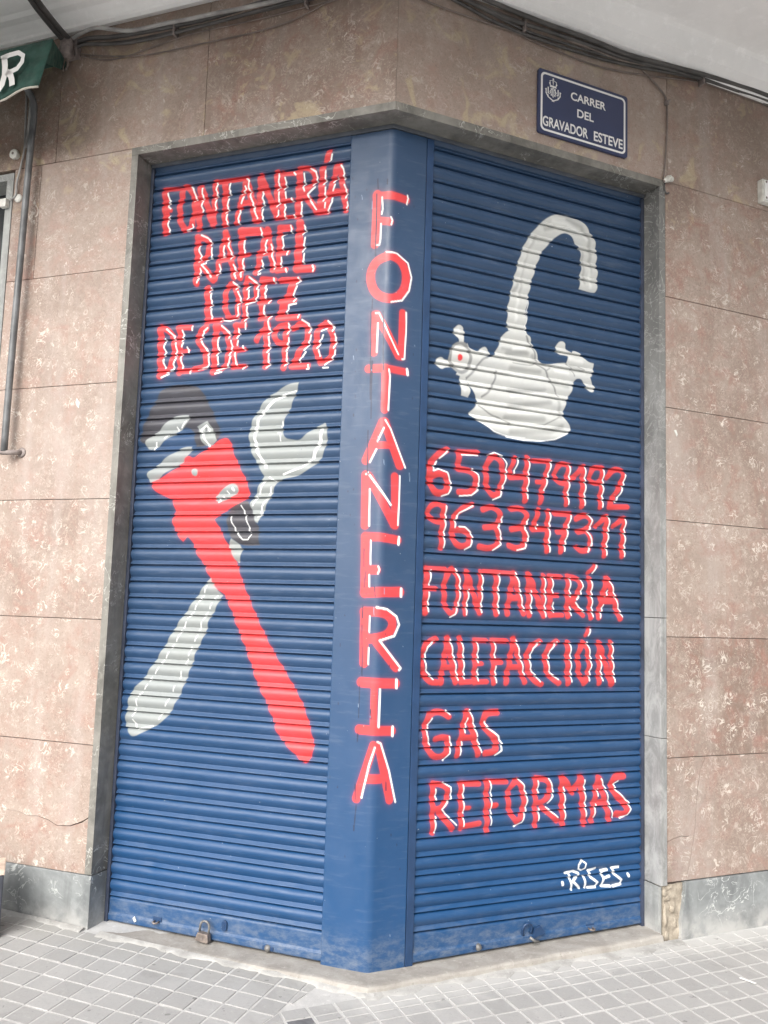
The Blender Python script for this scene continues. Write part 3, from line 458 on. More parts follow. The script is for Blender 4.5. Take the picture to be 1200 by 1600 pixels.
ART_P='r31:-57,2681 -59,2490|r29.3:-60,2675 -2,2671|r30.8:-2,2671 58,2665|r29.1:-41,2578 -4,2571|r33.1:-4,2443 -54,2428 -76,2377 -60,2317 -22,2286 25,2284 62,2322 70,2382 49,2428 15,2443 -9,2445|r28.4:-52,2227 -49,2088|r31.6:-43,2226 46,2080|r28:58,2239 58,2078|w5.6:-37,2667 -33,2621 -37,2603|w5.5:-38,2567 -38,2508 -42,2487 -56,2487|w5.5:0,2589 6,2577 2,2560|w5.5:63,2683 66,2672 61,2648|w5.5:-14,2458 29,2455 73,2428 89,2377 81,2326 54,2285 11,2272|w5.4:-47,2233 -34,2232 6,2153 46,2084|w5.4:-37,2195 -38,2089|w5.3:72,2244 74,2182 70,2071 61,2069|r30.1:-67,2030 -1,2029|r26.7:-1,2028 75,2025|r27.8:-3,2024 -1,1879|r30.6:-8,1834 -66,1699|r33.7:1,1834 64,1686|r24.2:-32,1751 27,1753|r30.3:-65,1647 -61,1469|r30.3:-53,1643 48,1474|r28.9:46,1644 53,1472|w5.8:11,2025 16,2000 13,1878|w5.7:3,1842 25,1811 86,1679|w5.7:-1,1814 -24,1766|w5.7:-27,1738 -50,1692|w5.7:-63,1649 -56,1656|w5.6:-47,1596 -45,1467|w5.6:66,1648 66,1554 64,1473|w9.5:82,2035 85,2015|w7.5:-49,1645 34,1543|r31.2:-58,1429 -53,1233|r30.3:-58,1429 0,1428 64,1421|r30.9:-50,1313 -12,1314|r35.1:-53,1235 78,1241|r31.4:-51,1169 -48,994|r31.4:-53,1169 1,1171 41,1159 58,1131 43,1097 8,1082 -46,1075|r31.9:-3,1066 72,982|w4.8:-37,1416 -35,1333|w4.8:-38,1297 -37,1255|w4.7:-31,1154 -31,1100|w4.7:-31,1047 -31,991|w8.7:70,1431 68,1406|w8.6:84,1252 84,1225|w5.5:-6,1326 -1,1315 -7,1301|w7.1:-7,1185 32,1180 69,1156 80,1128 63,1089 8,1072 91,979 85,973|r34.3:-54,929 72,927|r25.6:-6,917 -5,779|r32.2:-56,770 63,768|r29.4:-3,720 -59,541|r28.5:16,720 63,539|r30.9:-25,609 24,610|w9.2:76,940 77,912|w9.1:67,781 67,751|w7.7:15,907 14,782|w6:12,732 24,727 58,636 85,531|w6:3,714 -16,657|w6:-16,657 -40,546|d5:-56,2738 -54,2701|d5:-58,2683 -55,2447|d4.9:-61,2286 -62,2250|d4.8:-65,2242 -59,2025|d5:-18,2733 -18,2714|d4.8:-18,2237 -11,2022|d4.8:-61,2067 -57,1918|d4.8:-54,2058 -52,1849|d4.7:-61,1806 -58,1651|d3.9:-61,1387 -60,1325|d3.9:-52,1307 -56,1253|d3.9:-58,1189 -59,1146|d3.9:-59,1124 -57,1057|d3.8:-55,1050 -53,951|d3.9:-17,1254 -14,1222|d3.8:-52,978 -54,964|d3.8:-60,918 -60,809|d3.7:-61,757 -62,729|d3.7:-64,588 -62,537|d3.7:-58,520 -64,435|d3.8:-17,840 -14,806|d3.7:48,598 49,571|d3.4:107,1930 107,1935|d2:-47,1229 -47,1232|d2.6:-130,2591 -131,2598|d2:-143,2731 -144,2734|d3.4:-42,1648 -42,1651|d2.6:-138,1047 -138,1056|d3.4:110,308 110,311|d3.4:-117,1503 -118,1507|d2.6:-93,345 -93,351|d2:-159,598 -158,606|d3.4:-129,570 -128,575|d3.4:-124,1152 -125,1155|d2:30,1092 31,1098|d3.4:73,421 73,426|d2:-114,1927 -115,1936|d3.4:-156,2753 -155,2760|d2.6:-65,447 -66,452|d3.4:-99,2700 -98,2706|d3.4:-126,2355 -125,2362|d3.4:-130,1588 -129,1592|d2.6:96,386 96,393|d2.6:105,2090 105,2096|d2.6:48,984 48,991|d2.6:91,2644 91,2652|d3.4:-109,1595 -108,1599|d3.4:-117,2099 -117,2106|d3.4:-119,1859 -119,1868|d3.4:-137,848 -137,855|d2:-42,577 -42,583|d2:-110,1775 -110,1780|d3.4:-118,2022 -118,2024|d2.6:-144,2678 -143,2685|d2:-101,1469 -101,1475|d3.4:-92,2353 -93,2356|u2.2:4,1684 1,1701|u2.2:98,1052 98,1054|u2.2:-75,2627 -76,2656|u2.2:105,1633 103,1662|u2.2:-16,1157 -18,1186|u2.2:-17,816 -18,814|u2.2:20,1231 19,1253|u2.2:80,95 80,99|u2.2:111,2124 109,2128|u2.2:-115,2670 -117,2686|u2.2:-22,1762 -22,1783|u2.2:-126,2067 -127,2081|u2.2:-63,844 -62,854|u2.2:-55,2027 -55,2022'
# ------------------------------------------------------------------ mural data: strokes and patches in millimetres on each surface
PAL = {'r': (0.64, 0.050, 0.054), 'w': (0.86, 0.87, 0.86), 'k': (0.05, 0.048, 0.056), 'h': (0.78, 0.79, 0.77), 'u': (0.20, 0.27, 0.38), 'g': (0.27, 0.29, 0.285), 't': (0.57, 0.58, 0.56),
       's': (0.27, 0.275, 0.265), 'q': (0.27, 0.275, 0.27), 'b': (0.020, 0.056, 0.130), 'd': (0.012, 0.018, 0.05)}
SOFT = {'r': 4.0, 'w': 2.2, 'k': 6.0, 'g': 3.5, 't': 4.0, 's': 16.0, 'h': 14.0, 'u': 1.6, 'q': 5.0, 'b': 6.0, 'd': 2.0}


def soften(p, closed):
    """round the gentle corners of an outline, keep the sharp ones"""
    out = []
    n = len(p)
    loop = closed or np.hypot(*(p[0] - p[-1])) < 1e-6
    for i in range(n):
        if not closed and i in (0, n - 1):
            out.append(p[i]); continue
        a, b, c = p[i - 1], p[i], p[(i + 1) % n]
        u, v = b - a, c - b
        cs = (u @ v) / (np.hypot(*u) * np.hypot(*v) + 1e-9)
        if cs > 0.35: out += [b - u * 0.25, b + v * 0.25]
        else: out.append(b)
    return np.array(out)


def paint_grid(xs, zs, art):
    """xs, zs in mm -> colours on the tensor grid (len(zs), len(xs), 3)"""
    X, Z = np.meshgrid(xs, zs)
    t = np.clip((1350 - Z) / 1200, 0, 1)[..., None]
    base = np.array((0.021, 0.053, 0.115)) * (1 - t) + np.array((0.007, 0.056, 0.158)) * t  # bluer and brighter downwards: reflected sky and ground put into the paint colour
    img = np.ascontiguousarray(base)
    for it in art.split('|'):
        head, body = it.split(':')
        col, w = head[0], float(head[1:])
        pts = np.array([[float(v) for v in p.split(',')] for p in body.split()])
        soft = SOFT[col]
        if col in 'rtgkqb' and len(pts) > 3:
            for _ in range(2): pts = soften(pts, w == 0)
        m = w / 2 + soft * 3 + (14 if col == 'r' else 0)
        i0, i1 = np.searchsorted(xs, pts[:, 0].min() - m), np.searchsorted(xs, pts[:, 0].max() + m)
        za = zs[::-1]
        j1 = len(zs) - np.searchsorted(za, pts[:, 1].min() - m); j0 = len(zs) - np.searchsorted(za, pts[:, 1].max() + m)
        if i1 <= i0 or j1 <= j0: continue
        x = X[j0:j1, i0:i1]; z = Z[j0:j1, i0:i1]
        closed = w == 0
        q = np.vstack([pts, pts[:1]]) if closed else pts
        dist = np.full(x.shape, 1e9)
        for a, b in zip(q[:-1], q[1:]):
            v = b - a; L = max((v ** 2).sum(), 1e-6)
            tt = np.clip(((x - a[0]) * v[0] + (z - a[1]) * v[1]) / L, 0, 1)
            dist = np.minimum(dist, np.hypot(x - a[0] - tt * v[0], z - a[1] - tt * v[1]))
        if closed:
            ins = np.zeros(x.shape, bool)
            for a, b in zip(q[:-1], q[1:]):
                c = (a[1] > z) != (b[1] > z)
                with np.errstate(divide='ignore', invalid='ignore'):
                    xi = (b[0] - a[0]) * (z - a[1]) / (b[1] - a[1] + 1e-12) + a[0]
                ins ^= c & (x < xi)
            sd_ = np.where(ins, -dist, dist)
        else:
            sd_ = dist - w / 2
        a = np.clip(0.5 - sd_ / soft, 0, 1); a = a * a * (3 - 2 * a)
        if col == 'r':
            a = np.maximum(a, 0.13 * np.exp(-np.maximum(sd_, 0) / 6.0))
        if col in 'sh': a = a * 0.6
        c = np.array(PAL[col])
        img[j0:j1, i0:i1] = img[j0:j1, i0:i1] * (1 - a[..., None]) + c * a[..., None]
    return img


def grid_mesh(name, P, colors):
    """P (rows, cols, 3) points, smooth sheet with a colour per vertex"""
    r, c = P.shape[:2]
    me = bpy.data.meshes.new(name)
    idx = np.arange(r * c).reshape(r, c)
    q = np.stack([idx[:-1, :-1], idx[1:, :-1], idx[1:, 1:], idx[:-1, 1:]], -1).reshape(-1, 4)
    me.vertices.add(r * c); me.vertices.foreach_set('co', P.reshape(-1).astype(np.float32))
    me.loops.add(q.size); me.loops.foreach_set('vertex_index', q.reshape(-1).astype(np.int32))
    me.polygons.add(len(q)); me.polygons.foreach_set('loop_start', np.arange(0, q.size, 4, dtype=np.int32))
    me.polygons.foreach_set('loop_total', np.full(len(q), 4, dtype=np.int32))
    me.update(calc_edges=True)
    at = me.color_attributes.new('paint', 'FLOAT_COLOR', 'POINT')
    rgba = np.ones((r * c, 4), np.float32); rgba[:, :3] = colors.reshape(-1, 3)
    at.data.foreach_set('color', rgba.reshape(-1))
    me.shade_smooth()
    return me


# slat section: fraction of the pitch downwards, depth outwards in mm
PROF = [(0.0, -4.5), (0.008, -1.5), (0.02, 0.8), (0.04, 3.2), (0.09, 6.2), (0.16, 9.2), (0.24, 11.0), (0.32, 11.6), (0.40, 10.8), (0.48, 9.0), (0.56, 6.3),
        (0.62, 4.0), (0.665, 1.7), (0.70, 0.6), (0.72, 0.7), (0.765, 3.0), (0.82, 5.4), (0.875, 8.0), (0.90, 8.9), (0.918, 8.5), (0.935, 6.0), (0.945, 0.5), (0.955, -3.5), (0.985, -4.5), (1.0, -4.5)]
def refine(prof, step=0.043):
    out = []
    for i in range(len(prof) - 1):
        (u0, d0_), (u1, d1_) = prof[i], prof[i + 1]
        p, q = prof[max(i - 1, 0)], prof[min(i + 2, len(prof) - 1)]
        n = max(1, int(math.ceil((u1 - u0) / step)))
        m0 = (d1_ - p[1]) / max(u1 - p[0], 1e-6) * (u1 - u0); m1 = (q[1] - d0_) / max(q[0] - u0, 1e-6) * (u1 - u0)
        for j in range(n):
            t = j / n
            d = (2 * t ** 3 - 3 * t * t + 1) * d0_ + (t ** 3 - 2 * t * t + t) * m0 + (3 * t * t - 2 * t ** 3) * d1_ + (t ** 3 - t * t) * m1
            out.append((u0 + (u1 - u0) * t, d))
    return out + [prof[-1]]


PROF = refine(PROF)
KN = [(0, 0.0916), (9, 0.643), (19, 1.2545), (33, 2.1395), (45, 2.893), (46, 2.956)]


def slat_z(k):
    return float(np.interp(k, [a for a, b in KN], [b for a, b in KN]))


def roller_shutter(side, s0, s1, art, label, d0=-0.104):
    t, n = DIR[side]
    root = empty('roller_shutter', W(side, (s0 + s1) / 2, d0, 0.0))
    tag(root, label, 'roller shutter', 'painted roller shutters of the corner shop')
    cols = int((s1 - s0) / 0.0024)
    ss = np.linspace(s0, s1, cols)
    wob = np.interp(ss, np.linspace(s0, s1, 7), rng.normal(0, 0.0009, 7))
    dents = [(rng.uniform(s0 + 0.08, s1 - 0.08), rng.uniform(0.1, 1.9), rng.uniform(0.02, 0.07), rng.uniform(0.012, 0.035), rng.uniform(-0.0045, -0.001)) for _ in range(16)]
    for k in range(45, -1, -1):
        zt, zb = slat_z(k + 1), slat_z(k)
        if zt > 2.932: zt = 2.932
        u = np.array([p[0] for p in PROF]); dp = np.array([p[1] for p in PROF]) / 1000
        pitch = slat_z(k + 1) - zb
        zz = zb + pitch * (1 - u)
        keep = zz <= zt + 1e-6
        if k == 45: zz, dp = zz[keep], dp[keep]
        else: pass
        if len(zz) < 3: continue
        img = paint_grid(ss * 1000, zz * 1000, art)
        off = rng.normal(0, 0.0006); tilt = rng.normal(0, 0.0008)
        D = d0 + dp[:, None] + off + wob[None, :]
        for cs_, cz_, ws_, wz_, am in dents:
            if abs(zb - cz_) < 0.2: D = D + am * np.exp(-((ss[None, :] - cs_) / ws_) ** 2 - ((zz[:, None] - cz_) / wz_) ** 2)
        Zg = np.repeat(zz[:, None], cols, 1) + tilt * (ss[None, :] - (s0 + s1) / 2) / (s1 - s0)
        P = np.zeros((len(zz), cols, 3))
        P[..., 0] = t.x * ss[None, :] + n.x * D
        P[..., 1] = t.y * ss[None, :] + n.y * D
        P[..., 2] = Zg
        link('slat', grid_mesh('slat', P, img), M_PAINT, root)
    # the flat bottom bar: plate, folded lip
    prof = [(0.0898, -0.02), (0.0897, 0.000), (0.086, 0.004), (0.080, 0.0045), (0.06, 0.0045), (0.040, 0.0045), (0.034, 0.0048), (0.0325, 0.009), (0.030, 0.0095), (0.022, 0.0095), (0.013, 0.0095), (0.009, 0.009), (0.008, -0.02)]
    zz = np.array([p[0] for p in prof]); dp = np.array([p[1] for p in prof])
    img = paint_grid(ss * 1000, zz * 1000, art.split('|')[0])
    P = np.zeros((len(zz), cols, 3)); D = d0 + 0.002 + dp[:, None] + wob[None, :]
    sag = (-0.012 if side == 'L' else -0.012) * (1 - (ss - s0) / (s1 - s0)) + (0.0 if side == 'L' else 0.008) * (ss - s0) / (s1 - s0)
    P[..., 0] = t.x * ss[None, :] + n.x * D
    P[..., 1] = t.y * ss[None, :] + n.y * D
    P[..., 2] = zz[:, None] + sag[None, :] * (1 - zz[:, None] / 0.09)
    link('bottom_bar', grid_mesh('bottom_bar', P, img), M_PAINT, root)
    return root


# ------------------------------------------------------------------ setting: pavement
def gz(x, y): return -0.035 - 0.0139 * x + 0.051 * y


pave = empty('pavement', (0, 0, gz(0, 0)))
pave['kind'] = 'structure'
TS = 0.0875
vs_, fs_ = [], []
GX = np.linspace(-9, 9, 37); GY = np.linspace(-9, 3, 25)
for y in GY:
    for x in GX: vs_.append((x, y, gz(x, y) if abs(x) < 4 and y > -4 else gz(max(-4, min(4, x)), max(-4, y))))
for j in range(len(GY) - 1):
    for i in range(len(GX) - 1):
        a = j * len(GX) + i; fs_.append((a, a + 1, a + 1 + len(GX), a + len(GX)))
bed = link('mortar_bed', mesh_of('mortar_bed', vs_, fs_), M_MORTAR, pave)


def clip(poly, a, b, c):
    """keep a*x + b*y + c >= 0"""
    out = []
    for i in range(len(poly)):
        p, q = poly[i], poly[(i + 1) % len(poly)]
        fp, fq = a * p[0] + b * p[1] + c, a * q[0] + b * q[1] + c
        if fp >= 0: out.append(p)
        if (fp >= 0) != (fq >= 0):
            k = fp / (fp - fq); out.append((p[0] + (q[0] - p[0]) * k, p[1] + (q[1] - p[1]) * k))
    return out


def area(p): return abs(sum(p[i][0] * p[(i + 1) % len(p)][1] - p[(i + 1) % len(p)][0] * p[i][1] for i in range(len(p)))) / 2


nR = DIR['R'][1]; nL = DIR['L'][1]; tL = DIR['L'][0]; tR = DIR['R'][0]
ROW_C = 0.118                                       # the joint line that stops the left field: n_R . p = ROW_C
BX, BY = -0.20, -0.03                               # left field ends on a line from here, running along the view of the joint
bdir = Vector((-0.10, -0.16)).normalized()
full_tile = None
inframe, rest = [], MB()
Minv = cam.matrix_world.inverted()


def in_view(p):
    q = Minv @ Vector(p)
    if q.z >= -0.1: return 0
    x = 600 + 1383.46 * q.x / -q.z; y = 800 - 1383.46 * q.y / -q.z
    return -40 < x < 1240 and y < 1650


def tile_poly(cell, dark=False):
    """trim, shrink and place one paving square"""
    cx = sum(p[0] for p in cell) / len(cell); cy = sum(p[1] for p in cell) / len(cell)
    if area(cell) < 0.0012: return
    pts = []
    for p in cell:
        v = Vector((p[0] - cx, p[1] - cy)); L = v.length
        pts.append(v * max(0.3, (L - 0.0052) / L))
    top, bot, ch = [], [], []
    h = float(np.clip(rng.normal(0.0021, 0.0005), 0.0014, 0.0035))
    tx, ty = rng.normal(0, 0.004, 2)
    for v in pts:
        z = gz(cx + v.x, cy + v.y)
        ch.append(Vector((cx + v.x, cy + v.y, z + h - 0.0012 + tx * v.x + ty * v.y)))
        top.append(Vector((cx + v.x * 0.965, cy + v.y * 0.965, z + h + tx * v.x + ty * v.y)))
        bot.append(Vector((cx + v.x, cy + v.y, z - 0.02)))
    n = len(pts)
    vs = bot + ch + top
    fs = [tuple(range(2 * n, 3 * n))]
    for r in (0, 1):
        fs += [(r * n + i, r * n + (i + 1) % n, (r + 1) * n + (i + 1) % n, (r + 1) * n + i) for i in range(n)]
    if in_view((cx, cy, gz(cx, cy))) and len(inframe) < 298:
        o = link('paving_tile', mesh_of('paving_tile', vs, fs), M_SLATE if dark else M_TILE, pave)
        inframe.append(o)
    else:
        rest.add(vs, fs)


# offsets of the two fields were measured where joints meet
oL = Vector((-1.007, 0.139)); oR = Vector((0.79, 0.05))
cells = []
for fld, o, t, n in (('L', oL, tL, nL), ('R', oR, tR, nR)):
    for i in range(-34, 35):
        for j in range(-22, 23):
            c0 = [(o.x + t.x * TS * (i + a) + n.x * TS * (j + b), o.y + t.y * TS * (i + a) + n.y * TS * (j + b)) for a, b in ((0, 0), (1, 0), (1, 1), (0, 1))]
            cx = sum(p[0] for p in c0) / 4; cy = sum(p[1] for p in c0) / 4
            if math.hypot(cx, cy + 0.6) > 2.2: continue
            # outside the walls and sill
            p = clip(c0, nL.x, nL.y, -0.020) if fld == 'L' else c0
            if len(p) < 3:
                continue
            # left field: above the stop joint and left of the boundary
            if fld == 'L':
                q = clip(p, -nR.x, -nR.y, ROW_C)
                q = clip(q, bdir.y, -bdir.x, -(bdir.y * BX - bdir.x * BY)) if len(q) > 2 else q
                if len(q) > 2: cells.append((cy, q))
            else:
                q = clip(p, nR.x, nR.y, -ROW_C)
                if len(q) > 2: cells.append((cy, q))
                q = clip(p, -nR.x, -nR.y, ROW_C)
                q = clip(q, nR.x, nR.y, -0.020) if cx > 0 or True else q
                q = clip(q, -bdir.y, bdir.x, (bdir.y * BX - bdir.x * BY)) if len(q) > 2 else q
                if len(q) > 2: cells.append((cy, q))
# walls bound the left field only on the left side of the corner
for cy, q in sorted(cells, key=lambda c: -c[0]):
    mx = sum(p[0] for p in q) / len(q)
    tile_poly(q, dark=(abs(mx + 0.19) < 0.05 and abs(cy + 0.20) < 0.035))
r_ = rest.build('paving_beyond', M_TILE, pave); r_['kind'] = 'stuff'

# ------------------------------------------------------------------ the building at the corner
bld = empty('corner_building', (0, 0, 0))
tag(bld, 'corner building clad in reddish shell marble with grey marble door surround', 'building')


def stone(name, side, pts, d0=-0.02, d1=0.0, mat=None, jit=0.0007, parent=None, bevel=0.0012):
    j = rng.normal(0, jit)
    return MB().wpoly(side, pts, d0, d1 + j).build(name, mat or M_MARBLE, parent or bld, bevel=bevel)


def rect(s0, s1, z0, z1, g=0.0011): return [(s0 + g, z0 + g), (s1 - g, z0 + g), (s1 - g, z1 - g), (s0 + g, z1 - g)]


LEV = [2.970, 2.479, 2.020, 1.5657, 1.1077, 0.6465, 0.1865]
# solid masonry behind the cladding
MB().wbox('L', 1.13, 1.699, -0.5, -0.021, -0.1, 3.6).wbox('L', 2.597, 4.5, -0.5, -0.021, -0.1, 3.6).wbox('L', 1.6991, 2.5969, -0.5, -0.021, 2.957, 3.6).wbox('L', 1.6991, 2.5969, -0.5, -0.021, -0.1, 0.188).wbox('L', 1.6991, 2.5969, -0.5, -0.13, 0.1881, 2.9569).wbox('R', 1.25, 4.5, -0.5, -0.021, -0.1, 3.6).build('wall_core', M_CORE, bld)
k_ = math.tan(A)
hd = MB()
for z0, z1 in ((2.972, 3.62),):
    hd.prism([W('L', 1.13, -0.021, z0), W('L', -0.021 * -k_, -0.021, z0), W('L', 0.5 * k_, -0.5, z0), W('L', 1.13, -0.5, z0)],
             [W('L', 1.13, -0.021, z1), W('L', 0.021 * k_, -0.021, z1), W('L', 0.5 * k_, -0.5, z1), W('L', 1.13, -0.5, z1)])
    hd.prism([W('R', 1.25, -0.021, z0), W('R', 0.021 * k_, -0.021, z0), W('R', 0.5 * k_, -0.5, z0), W('R', 1.25, -0.5, z0)],
             [W('R', 1.25, -0.021, z1), W('R', 0.021 * k_, -0.021, z1), W('R', 0.5 * k_, -0.5, z1), W('R', 1.25, -0.5, z1)])
hd.build('lintel_core', M_CORE, bld)
# added blocks behind the shutters to stop light leaking through
bk = MB()
bk.wbox('L', 0.1, 1.13, -0.5, -0.2, -0.1, 2.97).wbox('R', 0.1, 1.25, -0.5, -0.2, -0.1, 2.97)
bk.build('light_block', M_CORE, bld)

ZT = 3.60


def mitred(name, side, s1, z0, z1, d0, d1, mat, s_in=None, g=0.0012, far_g=0.0014):
    """a panel whose end is mitred at the corner of the building"""
    a = [(s1 - far_g, d1), (-d1 * k_ + g * 0.5, d1), (-d0 * k_ + g * 0.5, d0), (s1 - far_g, d0)]
    return MB().prism([W(side, s, d, z0) for s, d in a], [W(side, s, d, z1) for s, d in a]).build(name, mat, bld)


# cladding over the door
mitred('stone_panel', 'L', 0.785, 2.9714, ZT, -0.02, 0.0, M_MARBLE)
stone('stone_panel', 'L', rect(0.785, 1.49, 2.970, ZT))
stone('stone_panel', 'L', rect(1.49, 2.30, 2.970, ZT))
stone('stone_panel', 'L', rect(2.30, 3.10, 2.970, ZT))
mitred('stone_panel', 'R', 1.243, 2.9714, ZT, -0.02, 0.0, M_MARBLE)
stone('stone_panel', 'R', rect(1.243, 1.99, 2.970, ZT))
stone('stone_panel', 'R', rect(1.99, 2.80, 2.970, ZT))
# left wall, seven courses
for i in range(6):
    z1, z0 = LEV[i], LEV[i + 1]
    if i == 0: z1 = 2.970
    if i < 5:
        if i == 0:
            stone('stone_panel', 'L', rect(1.111, 1.56, z0, z1)); stone('stone_panel', 'L', rect(1.56, 1.70, z0, z1))
        else:
            stone('stone_panel', 'L', rect(1.111, 1.70, z0, z1))
    else:
        cr = [(1.112, 0.386), (1.139, 0.369), (1.19, 0.350), (1.247, 0.344), (1.29, 0.360), (1.338, 0.369), (1.39, 0.366), (1.43, 0.377)]
        ga = [0.0022, 0.0026, 0.0016, 0.0012, 0.0011, 0.0009, 0.0006, 0.0003]
        up = [(s, z + g) for (s, z), g in zip(cr, ga)] + [(1.699, 0.3803)]
        dn = [(s, z - g) for (s, z), g in zip(cr, ga)] + [(1.699, 0.3797)]
        stone('stone_panel', 'L', up + [(1.699, z1 - 0.0014), (1.1125, z1 - 0.0014)], jit=0, bevel=0)
        stone('stone_panel', 'L', [(1.1125, z0 + 0.0014), (1.699, z0 + 0.0014)] + dn[::-1], jit=0, bevel=0)
    # right wall
    if i < 5:
        stone('stone_panel', 'R', rect(1.2305, 2.02, z0, z1)); stone('stone_panel', 'R', rect(2.02, 2.80, z0, z1))
    else:
        ck = [(1.323, 0.188), (1.336, 0.23), (1.352, 0.292), (1.362, 0.335), (1.366, 0.358), (1.373, 0.403), (1.376, 0.46), (1.384, 0.523), (1.398, 0.59), (1.425, 0.645)]
        g = 0.0011
        lowc = [(s - g, z) for s, z in ck[:5]]; upc = [(s - g, z) for s, z in ck[4:]]
        br = [(1.2315, 0.336), (1.262, 0.345), (1.30, 0.352), (1.335, 0.348)]
        stone('stone_panel', 'R', [(1.2315, 0.188)] + lowc + [(s, z - g) for s, z in br[::-1]], jit=0.0004, bevel=0)
        stone('stone_panel', 'R', [(s, z + g) for s, z in br] + upc + [(1.2315, 0.645)], jit=0.0004, bevel=0)
        stone('stone_panel', 'R', [(s + g, z) for s, z in ck] + [(2.019, 0.645), (2.019, 0.188)], jit=0.0004, bevel=0)
        stone('stone_panel', 'R', rect(2.02, 2.80, z0, z1))
stone('stone_panel', 'L', rect(2.60, 3.10, 0.19, 2.97))

# grey marble surround of the door
for side, s_end in (('L', 1.111), ('R', 1.2305)):
    a = [(s_end, 0.003), (-0.003 * k_, 0.003), (0.135 * k_, -0.135), (s_end, -0.135)]
    MB().prism([W(side, s, d, 2.940) for s, d in a], [W(side, s, d, 2.9705) for s, d in a]).build('lintel_stone', M_FRAME, bld)
stone('door_jamb', 'L', [(1.0805, 0.1885), (1.1105, 0.1885), (1.1105, 2.9395), (1.0805, 2.9395)], -0.135, 0.003, M_FRAME, bevel=0.002)
# right jamb in three blocks
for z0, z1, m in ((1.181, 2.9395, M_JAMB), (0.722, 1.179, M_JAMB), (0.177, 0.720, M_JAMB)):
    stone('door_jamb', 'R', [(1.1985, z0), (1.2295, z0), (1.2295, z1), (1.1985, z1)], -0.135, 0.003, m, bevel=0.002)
# skirting
stone('skirting_slab', 'L', [(1.0805, -0.08), (1.699, -0.08), (1.699, 0.1855), (1.0805, 0.1855)], -0.135, 0.005, M_DARKM, bevel=0.003)
stone('skirting_slab', 'R', [(1.286, -0.08), (2.02, -0.08), (2.02, 0.184), (1.318, 0.184), (1.310, 0.12), (1.296, 0.05)], -0.03, 0.005, M_DARKM, bevel=0.002)
stone('skirting_slab', 'L', rect(1.701, 3.10, -0.08, 0.1855), -0.03, 0.005, M_DARKM)
stone('skirting_slab', 'R', rect(2.022, 2.80, -0.08, 0.184), -0.03, 0.005, M_DARKM)
stone('skirting_slab', 'R', [(1.1965, -0.06), (1.2075, -0.06), (1.2095, 0.172), (1.1965, 0.174)], -0.135, -0.008, M_GREY, bevel=0.002)
# broken patch of rubble where the skirting slab has come away
bm = bmesh.new()
bmesh.ops.create_grid(bm, x_segments=26, y_segments=40, size=0.5)
from mathutils import noise as mn
for v in bm.verts:
    s = 1.2095 + (v.co.x + 0.5) * 0.112; z = -0.06 + (v.co.y + 0.5) * 0.238
    q = Vector((s * 40, z * 40, 2.2))
    d = -0.011 + 0.006 * mn.noise(q) + 0.005 * mn.noise(q * 0.4) + 0.002 * mn.noise(q * 3)
    e = min((v.co.x + 0.5) / 0.12, 1); d = d * e + (-0.045) * (1 - e)
    p = W('R', s, d, z); v.co = p
me = bpy.data.meshes.new('rubble_patch'); bm.to_mesh(me); bm.free()
link('rubble_patch', me, M_RUBBLE, bld, smooth=True)
for s, z, rs, rz in ((1.226, 0.148, 0.013, 0.017), (1.238, 0.128, 0.014, 0.013), (1.228, 0.06, 0.008, 0.05), (1.262, 0.085, 0.012, 0.016), (1.232, -0.012, 0.012, 0.02), (1.275, 0.03, 0.01, 0.022), (1.250, 0.165, 0.02, 0.008)):
    bm = bmesh.new(); bmesh.ops.create_icosphere(bm, subdivisions=3, radius=1)
    for v in bm.verts:
        c = v.co.copy(); k = 1 + 0.35 * mn.noise(c * 1.6 + Vector((s * 50, z * 50, 0)))
        v.co = W('R', s + c.x * rs * k, -0.013 + c.y * 0.009 * k, z + c.z * rz * k)
    me = bpy.data.meshes.new('rubble_stone'); bm.to_mesh(me); bm.free()
    link('rubble_stone', me, M_RUBBLE, bld, smooth=True)

# door sill: worn cement step following both shutters
def sill(side, s_end, zc, ze, mat):
    N = 60
    rows = []
    prof = [(-0.30, 0), (0.000, 0), (0.010, -0.002), (0.016, -0.008), (0.019, -0.03), (0.024, -0.12)]
    vs, fs = [], []
    for i in range(N + 1):
        f = i / N
        for d, dz in prof:
            s0 = -d * k_
            s = s0 + (s_end - s0) * f
            z = zc + (ze - zc) * f
            wob = 0.0025 * mn.noise(Vector((s * 14, d * 9, 3.0))) if d > -0.2 else 0
            dw = 0.005 * mn.noise(Vector((s * 9, 7.0, 1.0))) if d > 0.005 else 0
            vs.append(W(side, s, d + dw, z + dz + wob))
    m = len(prof)
    for i in range(N):
        for j in range(m - 1):
            a = i * m + j; fs.append((a, a + 1, a + m + 1, a + m))
    return link('door_sill', mesh_of('door_sill', vs, fs), mat, bld, smooth=False)


sill('L', 1.0800, -0.012, -0.001, M_SILL)
sill('R', 1.1970, -0.012, 0.006, M_SILL)
# cement smeared over the paving along the step
def smear(side, s0, s1, w):
    N = 70; vs, fs = [], []
    for i in range(N + 1):
        s = s0 + (s1 - s0) * i / N
        ww = w * (0.65 + 0.9 * mn.noise(Vector((s * 7, 3.3, 0))) + 0.5 * mn.noise(Vector((s * 25, 1.3, 0))))
        ww = max(0.012, ww)
        for f, h in ((0, 0.0105), (0.4, 0.0075), (0.8, 0.0042), (1.0, -0.002)):
            p = W(side, s, 0.012 + ww * f, 0); vs.append((p.x, p.y, gz(p.x, p.y) + h + 0.001 * mn.noise(Vector((s * 20, f * 3, 5)))))
    for i in range(N):
        for j in range(3):
            a = i * 4 + j; fs.append((a, a + 1, a + 5, a + 4))
    return link('cement_fillet', mesh_of('cement_fillet', vs, fs), M_SMEAR, pave, smooth=True)


